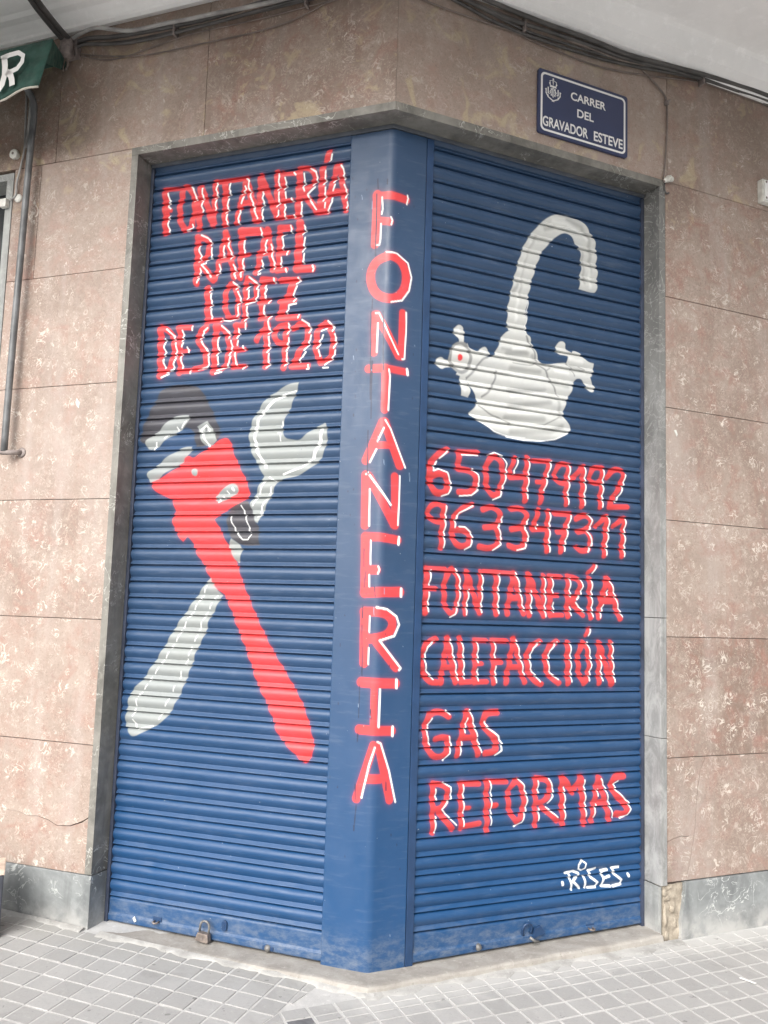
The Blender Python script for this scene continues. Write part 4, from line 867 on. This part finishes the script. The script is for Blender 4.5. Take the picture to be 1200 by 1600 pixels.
smear('L', -0.03, 1.02, 0.035)
smear('R', -0.02, 1.28, 0.055)
smear('L', 1.09, 1.70, 0.03)

# balcony slab overhead with a cove along the wall
def slab(side, zw, s_end=4.5):
    prof = [(-0.3, zw), (0.0, zw), (0.022, zw - 0.004), (0.034, zw + 0.006), (0.036, zw + 0.016), (0.05, zw + 0.03), (0.075, zw + 0.045), (0.105, 3.572), (0.125, 3.580), (0.14, 3.581), (0.70, 3.583), (1.15, 3.583), (1.15, 3.45), (1.25, 3.45), (1.25, 3.80), (-0.3, 3.80)]
    vs, fs = [], []
    for f in (0, 1):
        for d, z in prof:
            s0 = -d * k_
            vs.append(W(side, s0 + (s_end - s0) * f, d, z))
    m = len(prof)
    for j in range(m):
        j2 = (j + 1) % m; fs.append((j, j2, m + j2, m + j))
    fs.append(tuple(range(m))); fs.append(tuple(range(m, 2 * m))[::-1])
    o = link('balcony_soffit', mesh_of('balcony_soffit', vs, fs), M_SOFFIT, bld, smooth=False)
    return o


slab('L', 3.525); slab('R', 3.465)
# upper floors behind and above
MB().prism([W('L', 4.5, -0.3, 3.78), W('L', 0.3 * k_, -0.3, 3.78), W('R', 4.5, -0.3, 3.78), (0, 5, 3.78)],
           [W('L', 4.5, -0.3, 9), W('L', 0.3 * k_, -0.3, 9), W('R', 4.5, -0.3, 9), (0, 5, 9)]).build('upper_wall', M_SOFFIT, bld)

# window of the next shop at the far left
wf = MB().wbox('L', 1.7005, 1.735, -0.12, 0.003, 0.19, 2.955).wbox('L', 1.735, 2.595, -0.12, 0.003, 2.925, 2.955).build('window_frame', M_GREY, bld)
MB().wbox('L', 1.735, 2.595, -0.11, -0.10, 0.19, 2.925).build('window_pane', M_GLASSD, wf)

# ------------------------------------------------------------------ shutters and the painted post between them
roller_shutter('L', 0.203, 1.0815, ART_L, 'blue roller shutter painted with a red pipe wrench crossed with a grey spanner')
roller_shutter('R', 0.205, 1.1985, ART_R, 'blue roller shutter painted with a white swan-neck tap and telephone numbers')

# side channels against the stone jambs
for side, s0, s1 in (('L', 1.066, 1.0795), ('R', 1.1845, 1.1975)):
    MB().wbox(side, s0, s1, -0.13, -0.0865, 0.0, 2.9235).build('side_channel', M_CHAN, bld, bevel=0.0015)

# corner post
post = empty('corner_post', W('L', 0, -0.10, 0))
tag(post, 'blue sheet metal corner post lettered downwards in red between the two shutters', 'post')
rr = 0.020
# path of the front face in plan, parametrised by u along the face (negative on the left wall)
UL, UR = -0.1675, 0.1375
us = np.arange(UL * 1000, UR * 1000 + 1, 2.5) / 1000
def post_xy(u, d=-0.09):
    c = 0.0373
    if abs(u) > rr:
        p = W('L' if u < 0 else 'R', abs(u) + c, d, 0); return p.x, p.y
    a = W('L', rr + c, d, 0); b = W('R', rr + c, d, 0); m = W('L', c, d, 0)
    t = (u + rr) / (2 * rr)
    p = a * (1 - t) ** 2 + m * 2 * t * (1 - t) + b * t * t
    return p.x, p.y
zz = np.concatenate([[2.9235, 2.9225], np.arange(2919, -14, -3.2) / 1000, [-0.0125]])
xy = np.array([post_xy(u) for u in us])
# folded returns at each edge
eL = W('L', 0.2048, -0.135, 0); eR = W('R', 0.1748, -0.135, 0)
img = paint_grid(us * 1000, zz * 1000, ART_P)
P = np.zeros((len(zz), len(us) + 2, 3)); im2 = np.zeros((len(zz), len(us) + 2, 3))
P[:, 1:-1, 0] = xy[None, :, 0]; P[:, 1:-1, 1] = xy[None, :, 1]
P[:, 0, 0] = eL.x; P[:, 0, 1] = eL.y; P[:, -1, 0] = eR.x; P[:, -1, 1] = eR.y
P[..., 2] = zz[:, None]
im2[:, 1:-1] = img; im2[:, 0] = img[:, 0]; im2[:, -1] = img[:, -1]
link('post_cladding', grid_mesh('post_cladding', P, im2), M_PAINT, post)
MB().wbox('R', 0.1765, 0.2045, -0.13, -0.0885, -0.011, 2.9235).build('guide_rail', M_BLUEB, post, bevel=0.002)
# thin angle under the lintel
for side, s1 in (('L', 1.079), ('R', 1.1965)):
    a = [(s1, -0.0835), (0.0835 * k_, -0.0835), (0.09 * k_, -0.0895), (s1, -0.0895)]
    MB().prism([W(side, s, d, 2.9255) for s, d in a], [W(side, s, d, 2.9395) for s, d in a]).build('head_angle', M_ANGLE, bld)

# ------------------------------------------------------------------ small things
# street name plate
sg = empty('street_sign', W('R', 0.811, 0.003, 3.14))
tag(sg, 'navy street name plate with white border and letters above the right shutter', 'sign')
S0, S1, Z0, Z1 = 0.595, 1.026, 3.012, 3.272


def rrect(s0, s1, z0, z1, r, n=5):
    out = []
    for cx, cz, a0 in ((s1 - r, z1 - r, 0), (s0 + r, z1 - r, 90), (s0 + r, z0 + r, 180), (s1 - r, z0 + r, 270)):
        for i in range(n + 1):
            a = R(a0 + 90 * i / n); out.append((cx + r * math.cos(a), cz + r * math.sin(a)))
    return out


MB().wpoly('R', rrect(S0, S1, Z0, Z1, 0.010), 0.002, 0.012).build('sign_plate', M_SIGN, sg)
o_, i_ = rrect(S0 + 0.011, S1 - 0.011, Z0 + 0.011, Z1 - 0.011, 0.020), rrect(S0 + 0.019, S1 - 0.019, Z0 + 0.019, Z1 - 0.019, 0.014)
bd = MB()
for i in range(len(o_)):
    j = (i + 1) % len(o_); bd.wpoly('R', [o_[i], o_[j], i_[j], i_[i]], 0.0121, 0.0128)
bd.build('sign_border', M_WHITE, sg)
tR3, nR3 = DIR['R']


def letters(txt, s, z, width, height, name='lettering'):
    cu = bpy.data.curves.new(name, 'FONT'); cu.body = txt; cu.extrude = 0.0; cu.offset = 0.022
    ob = bpy.data.objects.new(name, cu); C.objects.link(ob)
    dg = bpy.context.evaluated_depsgraph_get()
    me = bpy.data.meshes.new_from_object(ob.evaluated_get(dg))
    C.objects.unlink(ob); bpy.data.objects.remove(ob)
    xs = [v.co.x for v in me.vertices]; ys = [v.co.y for v in me.vertices]
    x0, x1, y0, y1 = min(xs), max(xs), min(ys), max(ys)
    for v in me.vertices:
        a = s + (v.co.x - x0) / (x1 - x0) * width; b = z + (v.co.y - y0) / (y1 - y0) * height
        v.co = W('R', a, 0.0131, b)
    me.name = name
    return link(name, me, M_WHITE, sg)


letters('CARRER', 0.746, 3.182, 0.170, 0.034)
letters('DEL', 0.777, 3.118, 0.080, 0.034)
letters('GRAVADOR', 0.6155, 3.042, 0.214, 0.041)
letters('ESTEVE', 0.858, 3.042, 0.143, 0.041)
# city arms: crown, lozenge with the double L, branches
cr_ = MB()
cs, cz = 0.663, 3.190
def rb(pts, w=0.0032): cr_.ribbon('R', [(cs + a / 780, cz + (b - 8) / 800) for a, b in pts], w * 1.25, 0.0121, 0.0128)
rb([(-14, 36), (-10, 27), (10, 27), (14, 36)], 0.003); rb([(-10, 27), (-12, 42), (-2, 46), (0, 30), (2, 46), (12, 42), (10, 27)], 0.0022); rb([(0, 46), (0, 53)], 0.003); rb([(-3, 50), (3, 50)], 0.002)
rb([(-12, 24), (12, 24)], 0.003)
for x in (-7.5, -2.5, 2.5, 7.5): rb([(x, 20), (x, -6)], 0.0022)
rb([(-18, 20), (-18, 0), (-13, 0)], 0.004); rb([(18, 20), (18, 0), (13, 0)], 0.004)
rb([(0, 22), (12, 7), (0, -10), (-12, 7), (0, 22)], 0.0022)
rb([(-25, 14), (-26, 0), (-18, -12), (-6, -18), (2, -22)], 0.0035); rb([(25, 14), (26, 0), (18, -12), (6, -18), (-2, -22)], 0.0035)
for a, b in ((-25, 8), (-23, -2), (-17, -9), (25, 8), (23, -2), (17, -9)):
    rb([(a, b), (a * 1.14, b + 4)], 0.003)
rb([(-4, -24), (0, -19), (4, -24)], 0.0022)
cr_.build('city_arms', M_WHITE, sg)

# awning at the left edge
aw = empty('green_awning', W('L', 1.45, 0.3, 3.2))
tag(aw, 'green canvas awning valance with a white letter R, at the upper left edge', 'awning')
N = 40; vs, fs = [], []
for i in range(N + 1):
    s = 1.300 + i / N * 1.3
    for j in range(7):
        f = j / 6
        zt = 3.300; zb = 3.083 + 0.010 * math.sin(i * 0.55 + 1.2) - 0.012 * max(0, (i - 3) / N)
        d = 0.30 + 0.008 * math.sin(i * 0.8) * f - 0.03 * (1 - f)
        vs.append(W('L', s + 0.025 * f * (1 - i / N), d, zt + (zb - zt) * f))
for i in range(N):
    for j in range(6):
        a = i * 7 + j; fs.append((a, a + 7, a + 8, a + 1))
me = mesh_of('valance', vs, fs)
val = link('valance', me, M_GREEN, aw, smooth=True)
md = val.modifiers.new('thick', 'SOLIDIFY'); md.thickness = 0.0015
top = MB()
top.prism([W('L', 1.47, 0.0, 3.40), W('L', 2.6, 0.0, 3.40), W('L', 2.6, 0.27, 3.298), W('L', 1.305, 0.27, 3.298)],
          [W('L', 1.47, 0.0, 3.405), W('L', 2.6, 0.0, 3.405), W('L', 2.6, 0.27, 3.303), W('L', 1.305, 0.27, 3.303)])
top.prism([W('L', 1.47, 0.0, 3.398), W('L', 1.305, 0.27, 3.3), W('L', 1.318, 0.275, 3.20), W('L', 1.475, 0.0, 3.37)],
          [W('L', 1.472, 0.0, 3.398), W('L', 1.307, 0.27, 3.3), W('L', 1.32, 0.275, 3.20), W('L', 1.477, 0.0, 3.37)])
top.build('awning_roof', M_GREEN, aw)
edge = MB().tube([Vector(vs[i * 7 + 6]) + DIR['L'][1] * 0.001 for i in range(N + 1)], 0.0042, 6).build('trim', M_TRIM, val, smooth=True)
Rl = MB()
def pl(pts, w):
    w *= 1.2; Rl.ribbon('L', [(1.508 - (x - 5) * 0.00355, 3.245 - (y - 90) * 0.00282) for x, y in pts], w, 0.3085, 0.3095)
pl([(9, 92), (11, 105), (11.5, 118), (9, 131), (4, 139)], 0.022)
pl([(6, 94), (16, 90.5), (28, 90), (35, 96), (34, 105), (28, 113), (14, 117)], 0.016)
pl([(14, 114), (20, 121), (22, 128), (23, 136)], 0.021); pl([(4, 91), (14, 89)], 0.008)
Rl.build('letter', M_WHITE, val)

# pole carrying the awning
pl_ = empty('awning_pole', W('L', 1.59, 0.04, 1.75))
tag(pl_, 'long grey vertical pole fixed to the left wall under the awning', 'pole')
pp = [W('L', 1.597, 0.045, 1.757), W('L', 1.596, 0.045, 2.1), W('L', 1.585, 0.045, 2.97), W('L', 1.58, 0.045, 3.16), W('L', 1.585, 0.06, 3.24), W('L', 1.62, 0.12, 3.31)]
MB().tube(smooth_path(pp, 5), 0.0135, 14).build('shaft', M_POLE, pl_, smooth=True)
MB().tube([W('L', 1.611, 0.045, 1.752), W('L', 1.59, 0.044, 1.751), W('L', 1.565, 0.03, 1.753), W('L', 1.548, 0.0, 1.757)], 0.010, 10).lathe(W('L', 1.548, 0.0, 1.757), DIR['L'][1], [(0.02, 0.0), (0.02, 0.004), (0.012, 0.006)], 12).build('bracket', M_IRON, pl_, smooth=True)

# second thinner pipe with wires and the little fittings beside it
cb = MB().tube(smooth_path([W('L', 1.66, 0.012, 3.30), W('L', 1.652, 0.012, 3.15), W('L', 1.648, 0.012, 3.05), W('L', 1.660, 0.012, 2.97), W('L', 1.672, 0.014, 2.90), W('L', 1.674, 0.012, 2.85), W('L', 1.70, 0.014, 2.83)], 6), 0.0045, 8).tube(
    smooth_path([W('L', 1.632, 0.012, 3.30), W('L', 1.634, 0.012, 3.15), W('L', 1.642, 0.012, 3.05)], 6), 0.006, 8).build('grey_wire', M_CABLE2, None, smooth=True)
tag(cb, 'pair of grey wires running down the wall left of the awning pole', 'wire')
bell = empty('wall_insulator', W('L', 1.693, 0.0, 3.028))
tag(bell, 'round white insulator with a dark centre beside the grey wires', 'insulator')
MB().lathe(W('L', 1.693, 0.0, 3.028), DIR['L'][1], [(0.014, 0), (0.014, 0.012), (0.021, 0.014), (0.021, 0.024), (0.017, 0.028), (0.006, 0.028)], 18).build('disc', M_WHITEP, bell, smooth=False)
MB().lathe(W('L', 1.693, 0.028, 3.028), DIR['L'][1], [(0.005, 0), (0.005, 0.002), (0.001, 0.003)], 10).build('screw', M_IRON, bell)
jb = MB().wbox('L', 1.712, 1.745, 0.004, 0.026, 2.800, 2.836).build('cable_connector', M_WHITEP, None, bevel=0.003)
tag(jb, 'small cream connector block at the end of the grey wires', 'connector')
cc = MB().lathe(W('L', 1.668, 0.0, 2.838), DIR['L'][1], [(0.018, 0), (0.018, 0.006), (0.012, 0.010), (0.001, 0.011)], 16).build('cable_clip', M_WHITEP, None)
tag(cc, 'white round clip under the wires near the dark window', 'clip')

# cable clamp at the top left and the cables
cl = empty('cable_clamp', W('L', 1.435, 0.0, 3.42))
tag(cl, 'grimy iron cable clamp with a hanging loop beside the awning', 'clamp')
MB().wbox('L', 1.40, 1.465, 0.0, 0.03, 3.405, 3.485).build('back_plate', M_IRON, cl, bevel=0.004)
MB().lathe(W('L', 1.433, 0.05, 3.478), (0, 0, -1), [(0.018, 0), (0.026, 0.01), (0.026, 0.05), (0.032, 0.055), (0.030, 0.085), (0.012, 0.095)], 14).build('clamp_body', M_IRON, cl, smooth=False)
MB().tube([W('L', 1.433 + 0.012 * math.sin(a), 0.05, 3.358 - 0.026 * math.cos(a)) for a in np.linspace(0.4, 5.9, 14)], 0.005, 8).build('loop', M_BRASS, cl, smooth=True)

CAB = [
 ('L', 0.040, 0.008, 'g', [(1.460, 3.455), (1.382, 3.484), (1.303, 3.496), (1.223, 3.474), (1.144, 3.451), (1.067, 3.446), (0.963, 3.446), (0.845, 3.439), (0.731, 3.436), (0.564, 3.431), (0.403, 3.434), (0.197, 3.447), (0.01, 3.452)]),
 ('L', 0.022, 0.006, 'd', [(1.437, 3.437), (1.367, 3.451), (1.270, 3.431), (1.144, 3.411), (0.993, 3.409), (0.761, 3.414), (0.512, 3.425), (0.301, 3.434), (0.01, 3.436)]),
 ('L', 0.020, 0.009, 'd', [(1.448, 3.468), (1.345, 3.475), (1.217, 3.454), (1.032, 3.443), (0.768, 3.441), (0.519, 3.455), (0.306, 3.463), (0.01, 3.459)]),
 ('L', 0.009, 0.007, 'd', [(1.424, 3.491), (1.393, 3.471), (1.318, 3.452), (1.190, 3.432), (1.058, 3.424), (0.839, 3.424), (0.576, 3.430), (0.441, 3.430), (0.257, 3.436), (0.01, 3.440)]),
 ('L', 0.004, 0.0026, 'b', [(1.442, 3.435), (1.283, 3.378), (1.188, 3.370), (1.118, 3.376), (0.957, 3.396), (0.840, 3.405), (0.577, 3.403), (0.388, 3.408), (0.207, 3.413), (0.01, 3.409)]),
 ('L', 0.004, 0.0026, 'b', [(1.443, 3.447), (1.317, 3.404), (1.117, 3.363), (0.974, 3.354), (0.857, 3.355), (0.713, 3.352), (0.574, 3.353), (0.439, 3.365), (0.335, 3.390), (0.284, 3.406), (0.156, 3.417), (0.01, 3.404)]),
 ('R', 0.034, 0.009, 'd', [(0.006, 3.455), (0.181, 3.475), (0.290, 3.456), (0.430, 3.447), (0.604, 3.441), (0.817, 3.442), (1.009, 3.438), (1.210, 3.453), (1.420, 3.471), (1.603, 3.481), (1.793, 3.482), (2.3, 3.46)]),
 ('R', 0.020, 0.008, 'd', [(0.006, 3.449), (0.188, 3.443), (0.297, 3.429), (0.437, 3.418), (0.612, 3.423), (0.825, 3.430), (1.018, 3.431), (1.219, 3.447), (1.430, 3.464), (1.613, 3.468), (1.804, 3.470), (2.3, 3.45)]),
 ('R', 0.008, 0.006, 'd', [(0.006, 3.444), (0.164, 3.434), (0.273, 3.419), (0.384, 3.398), (0.499, 3.388), (0.616, 3.388), (0.768, 3.394), (0.925, 3.404), (1.089, 3.421), (1.259, 3.448), (1.472, 3.470), (1.811, 3.468), (2.3, 3.44)]),
 ('R', 0.004, 0.003, 'b', [(0.006, 3.399), (0.089, 3.388), (0.195, 3.384), (0.359, 3.385), (0.473, 3.386), (0.599, 3.375), (0.771, 3.367), (0.929, 3.371), (1.136, 3.403), (1.403, 3.455), (1.501, 3.462), (1.815, 3.460), (2.3, 3.43)]),
 ('R', 0.012, 0.005, 'd', [(0.006, 3.463), (0.166, 3.463), (0.261, 3.442), (0.330, 3.428), (0.444, 3.410), (0.560, 3.402), (0.709, 3.408), (0.865, 3.412), (1.026, 3.426), (1.228, 3.442), (1.404, 3.466), (1.816, 3.480), (2.3, 3.47)]),
 ('R', 0.016, 0.004, 'b', [(0.006, 3.458), (0.2, 3.452), (0.35, 3.438), (0.55, 3.430), (0.8, 3.421), (1.0, 3.419), (1.25, 3.455), (1.5, 3.478), (1.816, 3.475), (2.3, 3.46)]),
 ('R', 0.005, 0.0035, 'b', [(1.105, 3.418), (1.119, 3.412), (1.159, 3.390), (1.200, 3.362), (1.231, 3.329), (1.239, 3.270), (1.238, 3.185), (1.230, 3.085), (1.221, 3.004), (1.217, 2.976)]),
]
LAB = {
 0: 'thick pale grey cable with a wavy run along the top of the left wall', 1: 'dark cable just under the pale grey cable on the left wall',
 2: 'thickest dark cable above the others along the top of the left wall', 3: 'dark cable lying flat against the left wall behind the thick ones',
 4: 'thin brown wire under the cables on the left wall, the upper of two', 5: 'thin brown wire sagging lowest across the left wall cladding',
 6: 'thickest dark cable tight under the ceiling along the right wall', 7: 'dark cable second from the ceiling along the right wall',
 8: 'dark cable sagging lowest in the bundle above the street sign', 9: 'thin brown wire sagging just above the street sign',
 10: 'thinner dark cable in the middle of the right wall bundle', 11: 'thin brown wire inside the right wall cable bundle',
 12: 'thin brown wire dropping down the right wall to the white insulators'}
CM = {'g': M_CABLE2, 'd': M_CABLE, 'b': M_CABLE3}
for i, (side, d, r, m, pts) in enumerate(CAB):
    p3 = [W(side, s, d + (0.002 * math.sin(s * 11 + i) if d > 0.006 else 0) + r * 0.3, z) for s, z in pts]
    if pts[0][0] < 0.05 or pts[-1][0] < 0.05:                     # wraps round the arris of the building
        e = 0 if pts[0][0] < 0.05 else -1
        o = (DIR['L'][1] + DIR['R'][1]).normalized() * (d + r)
        q = Vector((o.x, o.y, pts[e][1]))
        p3 = [q] + p3 if e == 0 else p3 + [q]
    o = MB().tube(smooth_path(p3, 5), r, 8).build('cable', CM[m], None, smooth=True)
    tag(o, LAB[i], 'cable', 'cables along the top of the walls')

for side, s, z, lab in (('L', 0.93, 3.425, 'small grey clip holding the cables above the left end of the door'), ('L', 0.36, 3.425, 'small grey clip holding the cables near the corner on the left wall'),
                        ('R', 0.52, 3.415, 'small grey clip holding the cables above the post side of the street sign'), ('R', 1.42, 3.462, 'small grey clip holding the cables towards the right edge')):
    o = MB().wbox(side, s - 0.004, s + 0.004, 0.0, 0.032, z - 0.026, z + 0.030).build('cable_clip', M_IRON, None, bevel=0.001)
    tag(o, lab, 'clip')

# heavy pair of cables coming down from under the balcony to the clamp
for off, r, lab in ((0.0, 0.0135, 'thick dark overhead cable reaching the clamp from under the balcony, left of its twin'),
                    (0.024, 0.010, 'thinner dark overhead cable lying right of the thick one above the clamp')):
    p = [W('L', 1.448 - off, 0.03, 3.468), W('L', 1.430 - off, 0.13, 3.462), W('L', 1.412 - off, 0.24, 3.466), W('L', 1.392 - off, 0.33, 3.472), W('L', 1.33 - off, 0.62, 3.50), W('L', 1.24 - off, 1.02, 3.53)]
    o = MB().tube(smooth_path(p, 5), r, 10).build('overhead_cable', M_CABLE, None, smooth=True)
    tag(o, lab, 'cable', 'heavy cables over the clamp')

# white insulators where the wire ends, small clip above
wi = empty('wire_insulator', W('R', 1.224, 0.0, 2.966))
tag(wi, 'stack of small white ribbed insulators at the upper corner of the right door jamb', 'insulator')
for j, (s, z, rr_) in enumerate(((1.219, 2.968, 0.010), (1.231, 2.976, 0.014), (1.242, 2.980, 0.014), (1.252, 2.980, 0.011))):
    MB().lathe(W('R', s, 0.016, z - 0.004), DIR['R'][0] + Vector((0, 0, 0.3)), [(0.004, -0.003), (rr_, -0.001), (rr_, 0.002), (0.004, 0.004)], 14).build('rib', M_WHITEP, wi)
MB().tube([W('R', 1.214, 0.012, 2.960), W('R', 1.236, 0.014, 2.972), W('R', 1.262, 0.012, 2.978)], 0.005, 8).build('peg', M_IRON, wi, smooth=True)
MB().tube(smooth_path([W('R', 1.226, 0.004, 2.958), W('R', 1.223, 0.005, 2.935), W('R', 1.232, 0.006, 2.915), W('R', 1.248, 0.004, 2.922)], 5), 0.0035, 6).build('wire_tail', M_CABLE, wi, smooth=True)
hk = MB().wbox('R', 1.228, 1.244, 0.0, 0.014, 3.302, 3.318).tube([W('R', 1.236, 0.006, 3.300), W('R', 1.232, 0.016, 3.312), W('R', 1.248, 0.014, 3.322)], 0.004, 6).build('wire_clip', M_IRON, None)
tag(hk, 'small dark wire clip on the right wall beside the street sign', 'clip')
bx = empty('junction_box', W('R', 1.80, 0.0, 3.04))
tag(bx, 'dirty white plastic junction box at the right edge of the right wall', 'box')
MB().wbox('R', 1.752, 1.86, 0.0, 0.03, 2.992, 3.096).build('box_body', M_WHITEP, bx, bevel=0.005)
MB().wbox('R', 1.760, 1.852, 0.0302, 0.036, 3.000, 3.088).build('lid', M_WHITE, bx, bevel=0.003)
for s, z in ((1.768, 3.080), (1.768, 3.008)):
    MB().lathe(W('R', s, 0.0362, z), DIR['R'][1], [(0.005, 0), (0.005, 0.0015), (0.001, 0.002)], 10).build('screw', M_IRON, bx)

# padlock and latch fittings on the bottom bars
pk = empty('padlock', W('L', 0.652, -0.07, 0.0))
tag(pk, 'worn brass padlock hanging at the foot of the left shutter', 'padlock')
th = 0.10
def lk(a, b, d):
    a *= 0.86; b *= 0.86
    return W('L', 0.650 + a * math.cos(th) - b * math.sin(th), d, 0.004 + a * math.sin(th) + b * math.cos(th))
out = [(-0.031, 0.002), (-0.027, -0.003), (0.027, -0.003), (0.031, 0.002), (0.024, 0.031), (-0.024, 0.031)]
m_ = MB().prism([lk(a, b, -0.086) for a, b in out], [lk(a, b, -0.062) for a, b in out])
m_.build('lock_body', M_BRASS, pk, bevel=0.0025)
arc = [(-0.021, 0.034), (-0.021, 0.052)] + [(-0.021 * math.cos(a), 0.056 + 0.021 * math.sin(a)) for a in np.linspace(0.15, math.pi - 0.15, 9)] + [(0.021, 0.052), (0.021, 0.034)]
MB().tube([lk(a, b, -0.074) for a, b in arc], 0.0042, 8).build('shackle', M_STEEL, pk, smooth=True)
MB().lathe(lk(0, 0.012, -0.0618), DIR['L'][1], [(0.005, 0), (0.005, 0.001), (0.001, 0.0012)], 10).build('keyhole', M_IRON, pk)


def fitting(side, s, z, kind, label, cat='latch'):
    e = empty('shutter_latch', W(side, s, -0.095, z)); tag(e, label, cat)
    if kind == 'staple':
        MB().wbox(side, s - 0.018, s + 0.018, -0.097, -0.093, z - 0.012, z + 0.014).build('latch_plate', M_BLUEB, e, bevel=0.001)
        MB().tube([W(side, s - 0.009, -0.094, z), W(side, s - 0.009, -0.078, z - 0.001), W(side, s, -0.072, z - 0.002), W(side, s + 0.009, -0.078, z - 0.001), W(side, s + 0.009, -0.094, z)], 0.0034, 8).build('staple', M_BRASS, e, smooth=True)
    elif kind == 'ring':
        MB().tube([W(side, s - 0.014 + 0.019 * math.cos(a), -0.088 + 0.006 * math.sin(a), z + 0.024 + 0.024 * math.sin(a)) for a in np.linspace(-0.6, 4.0, 14)], 0.0045, 8).build('hook', M_BLUEB, e, smooth=True)
        MB().wpoly(side, [(s + 0.012, z - 0.008), (s + 0.062, z + 0.004), (s + 0.042, z + 0.034), (s + 0.016, z + 0.026)], -0.094, -0.082).build('latch_plate', M_BLUEB, e, bevel=0.002)
        MB().tube([W(side, s - 0.006, -0.08, z), W(side, s + 0.008, -0.072, z - 0.012), W(side, s + 0.028, -0.074, z - 0.016)], 0.005, 8).build('stub', M_STEEL, e, smooth=True)
    elif kind == 'oval':
        MB().wpoly(side, rrect(s - 0.010, s + 0.010, z - 0.018, z + 0.018, 0.0099), -0.099, -0.090).build('cover_plate', M_BLUEB, e, bevel=0.0015)
        MB().lathe(W(side, s, -0.090, z), DIR[side][1], [(0.003, 0), (0.003, 0.002), (0.001, 0.0025)], 8).build('screw', M_BLUEB, e)
    elif kind == 'knob':
        MB().lathe(W(side, s, -0.094, z), DIR[side][1], [(0.012, -0.004), (0.012, 0.004), (0.009, 0.010), (0.003, 0.013)], 12).build('knob', M_STEEL, e, smooth=True)
        MB().wbox(side, s - 0.022, s + 0.020, -0.096, -0.089, z - 0.006, z + 0.006).build('latch_plate', M_BLUEB, e, bevel=0.001)


fitting('L', 0.855, 0.033, 'staple', 'rusty staple latch on the left shutter, left of the padlock')
fitting('L', 0.405, 0.010, 'knob', 'stained steel latch stub low on the left shutter near the corner post')
fitting('L', 0.578, 0.058, 'oval', 'oval blue cover plate on the left shutter just above the padlock')
fitting('R', 0.675, 0.030, 'ring', 'blue painted hook and bent plate at the foot of the right shutter')
fitting('R', 0.462, 0.018, 'knob', 'round stub latch on the right shutter close to the corner post')
fitting('R', 0.945, 0.026, 'staple', 'bent staple latch low on the right shutter near the stone jamb')

# flakes
for side, pts, d, lab in (('L', [(1.283, 1.925), (1.292, 1.932), (1.300, 1.950), (1.296, 1.966), (1.288, 1.955), (1.280, 1.948)], 0.0, 'white flake stuck on the left marble wall'),
                          ('R', [(1.272, 1.930), (1.283, 1.933), (1.291, 1.915), (1.286, 1.905), (1.279, 1.918)], 0.0, 'white flake stuck on the right marble wall'),
                          ('L', [(0.940, 0.022), (0.949, 0.017), (0.957, 0.030), (0.949, 0.038)], -0.0915, 'tiny white paper scrap on the bottom of the left shutter')):
    o = MB().wpoly(side, pts, d + 0.0008, d + 0.0022).build('paper_scrap', M_WHITEP, None)
    tag(o, lab, 'paper scrap')
for i, (x, y, a, lab) in enumerate(((1.30, 0.16, 0.9, 'short white plastic strip lying on the paving before the right wall'),)):
    z = gz(x, y) + 0.006
    t = Vector((math.cos(a), -math.sin(a) * 1.0, 0)); n = Vector((-t.y, t.x, 0))
    c = Vector((x, y, z)); h = Vector((0, 0, 0.002))
    q = [c - t * 0.028 - n * 0.003, c + t * 0.028 - n * 0.004, c + t * 0.030 + n * 0.003, c - t * 0.026 + n * 0.004]
    o = MB().prism(q, [p + h for p in q]).build('paper_scrap', M_WHITE, None); tag(o, lab, 'litter')

# dark planter at the left edge
pb = empty('planter_box', (-1.30, 0.30, gz(-1.3, 0.3)))
tag(pb, 'dark blue-grey box with a worn wooden rim standing on the paving at the left edge', 'box')
P0 = Vector((-1.276, 0.314, 0)); a_ = Vector((-0.943, -0.333, 0)); b_ = Vector((-0.333, 0.943, 0))
def bxp(u0, u1, v0, v1, z0, z1, m=None):
    q = [P0 + a_ * u + b_ * v for u, v in ((u0, v0), (u1, v0), (u1, v1), (u0, v1))]
    return (m or MB()).prism([p + Vector((0, 0, z0)) for p in q], [p + Vector((0, 0, z1)) for p in q])
g0 = gz(-1.4, 0.3) + 0.002
bxp(0.0, 0.42, 0.0, 0.16, g0, 0.212).build('box_side', M_DARKW, pb, bevel=0.004)
bxp(-0.003, 0.432, -0.006, 0.170, 0.213, 0.228).build('rim', M_WOOD, pb, bevel=0.003)

bpy.context.view_layer.update()
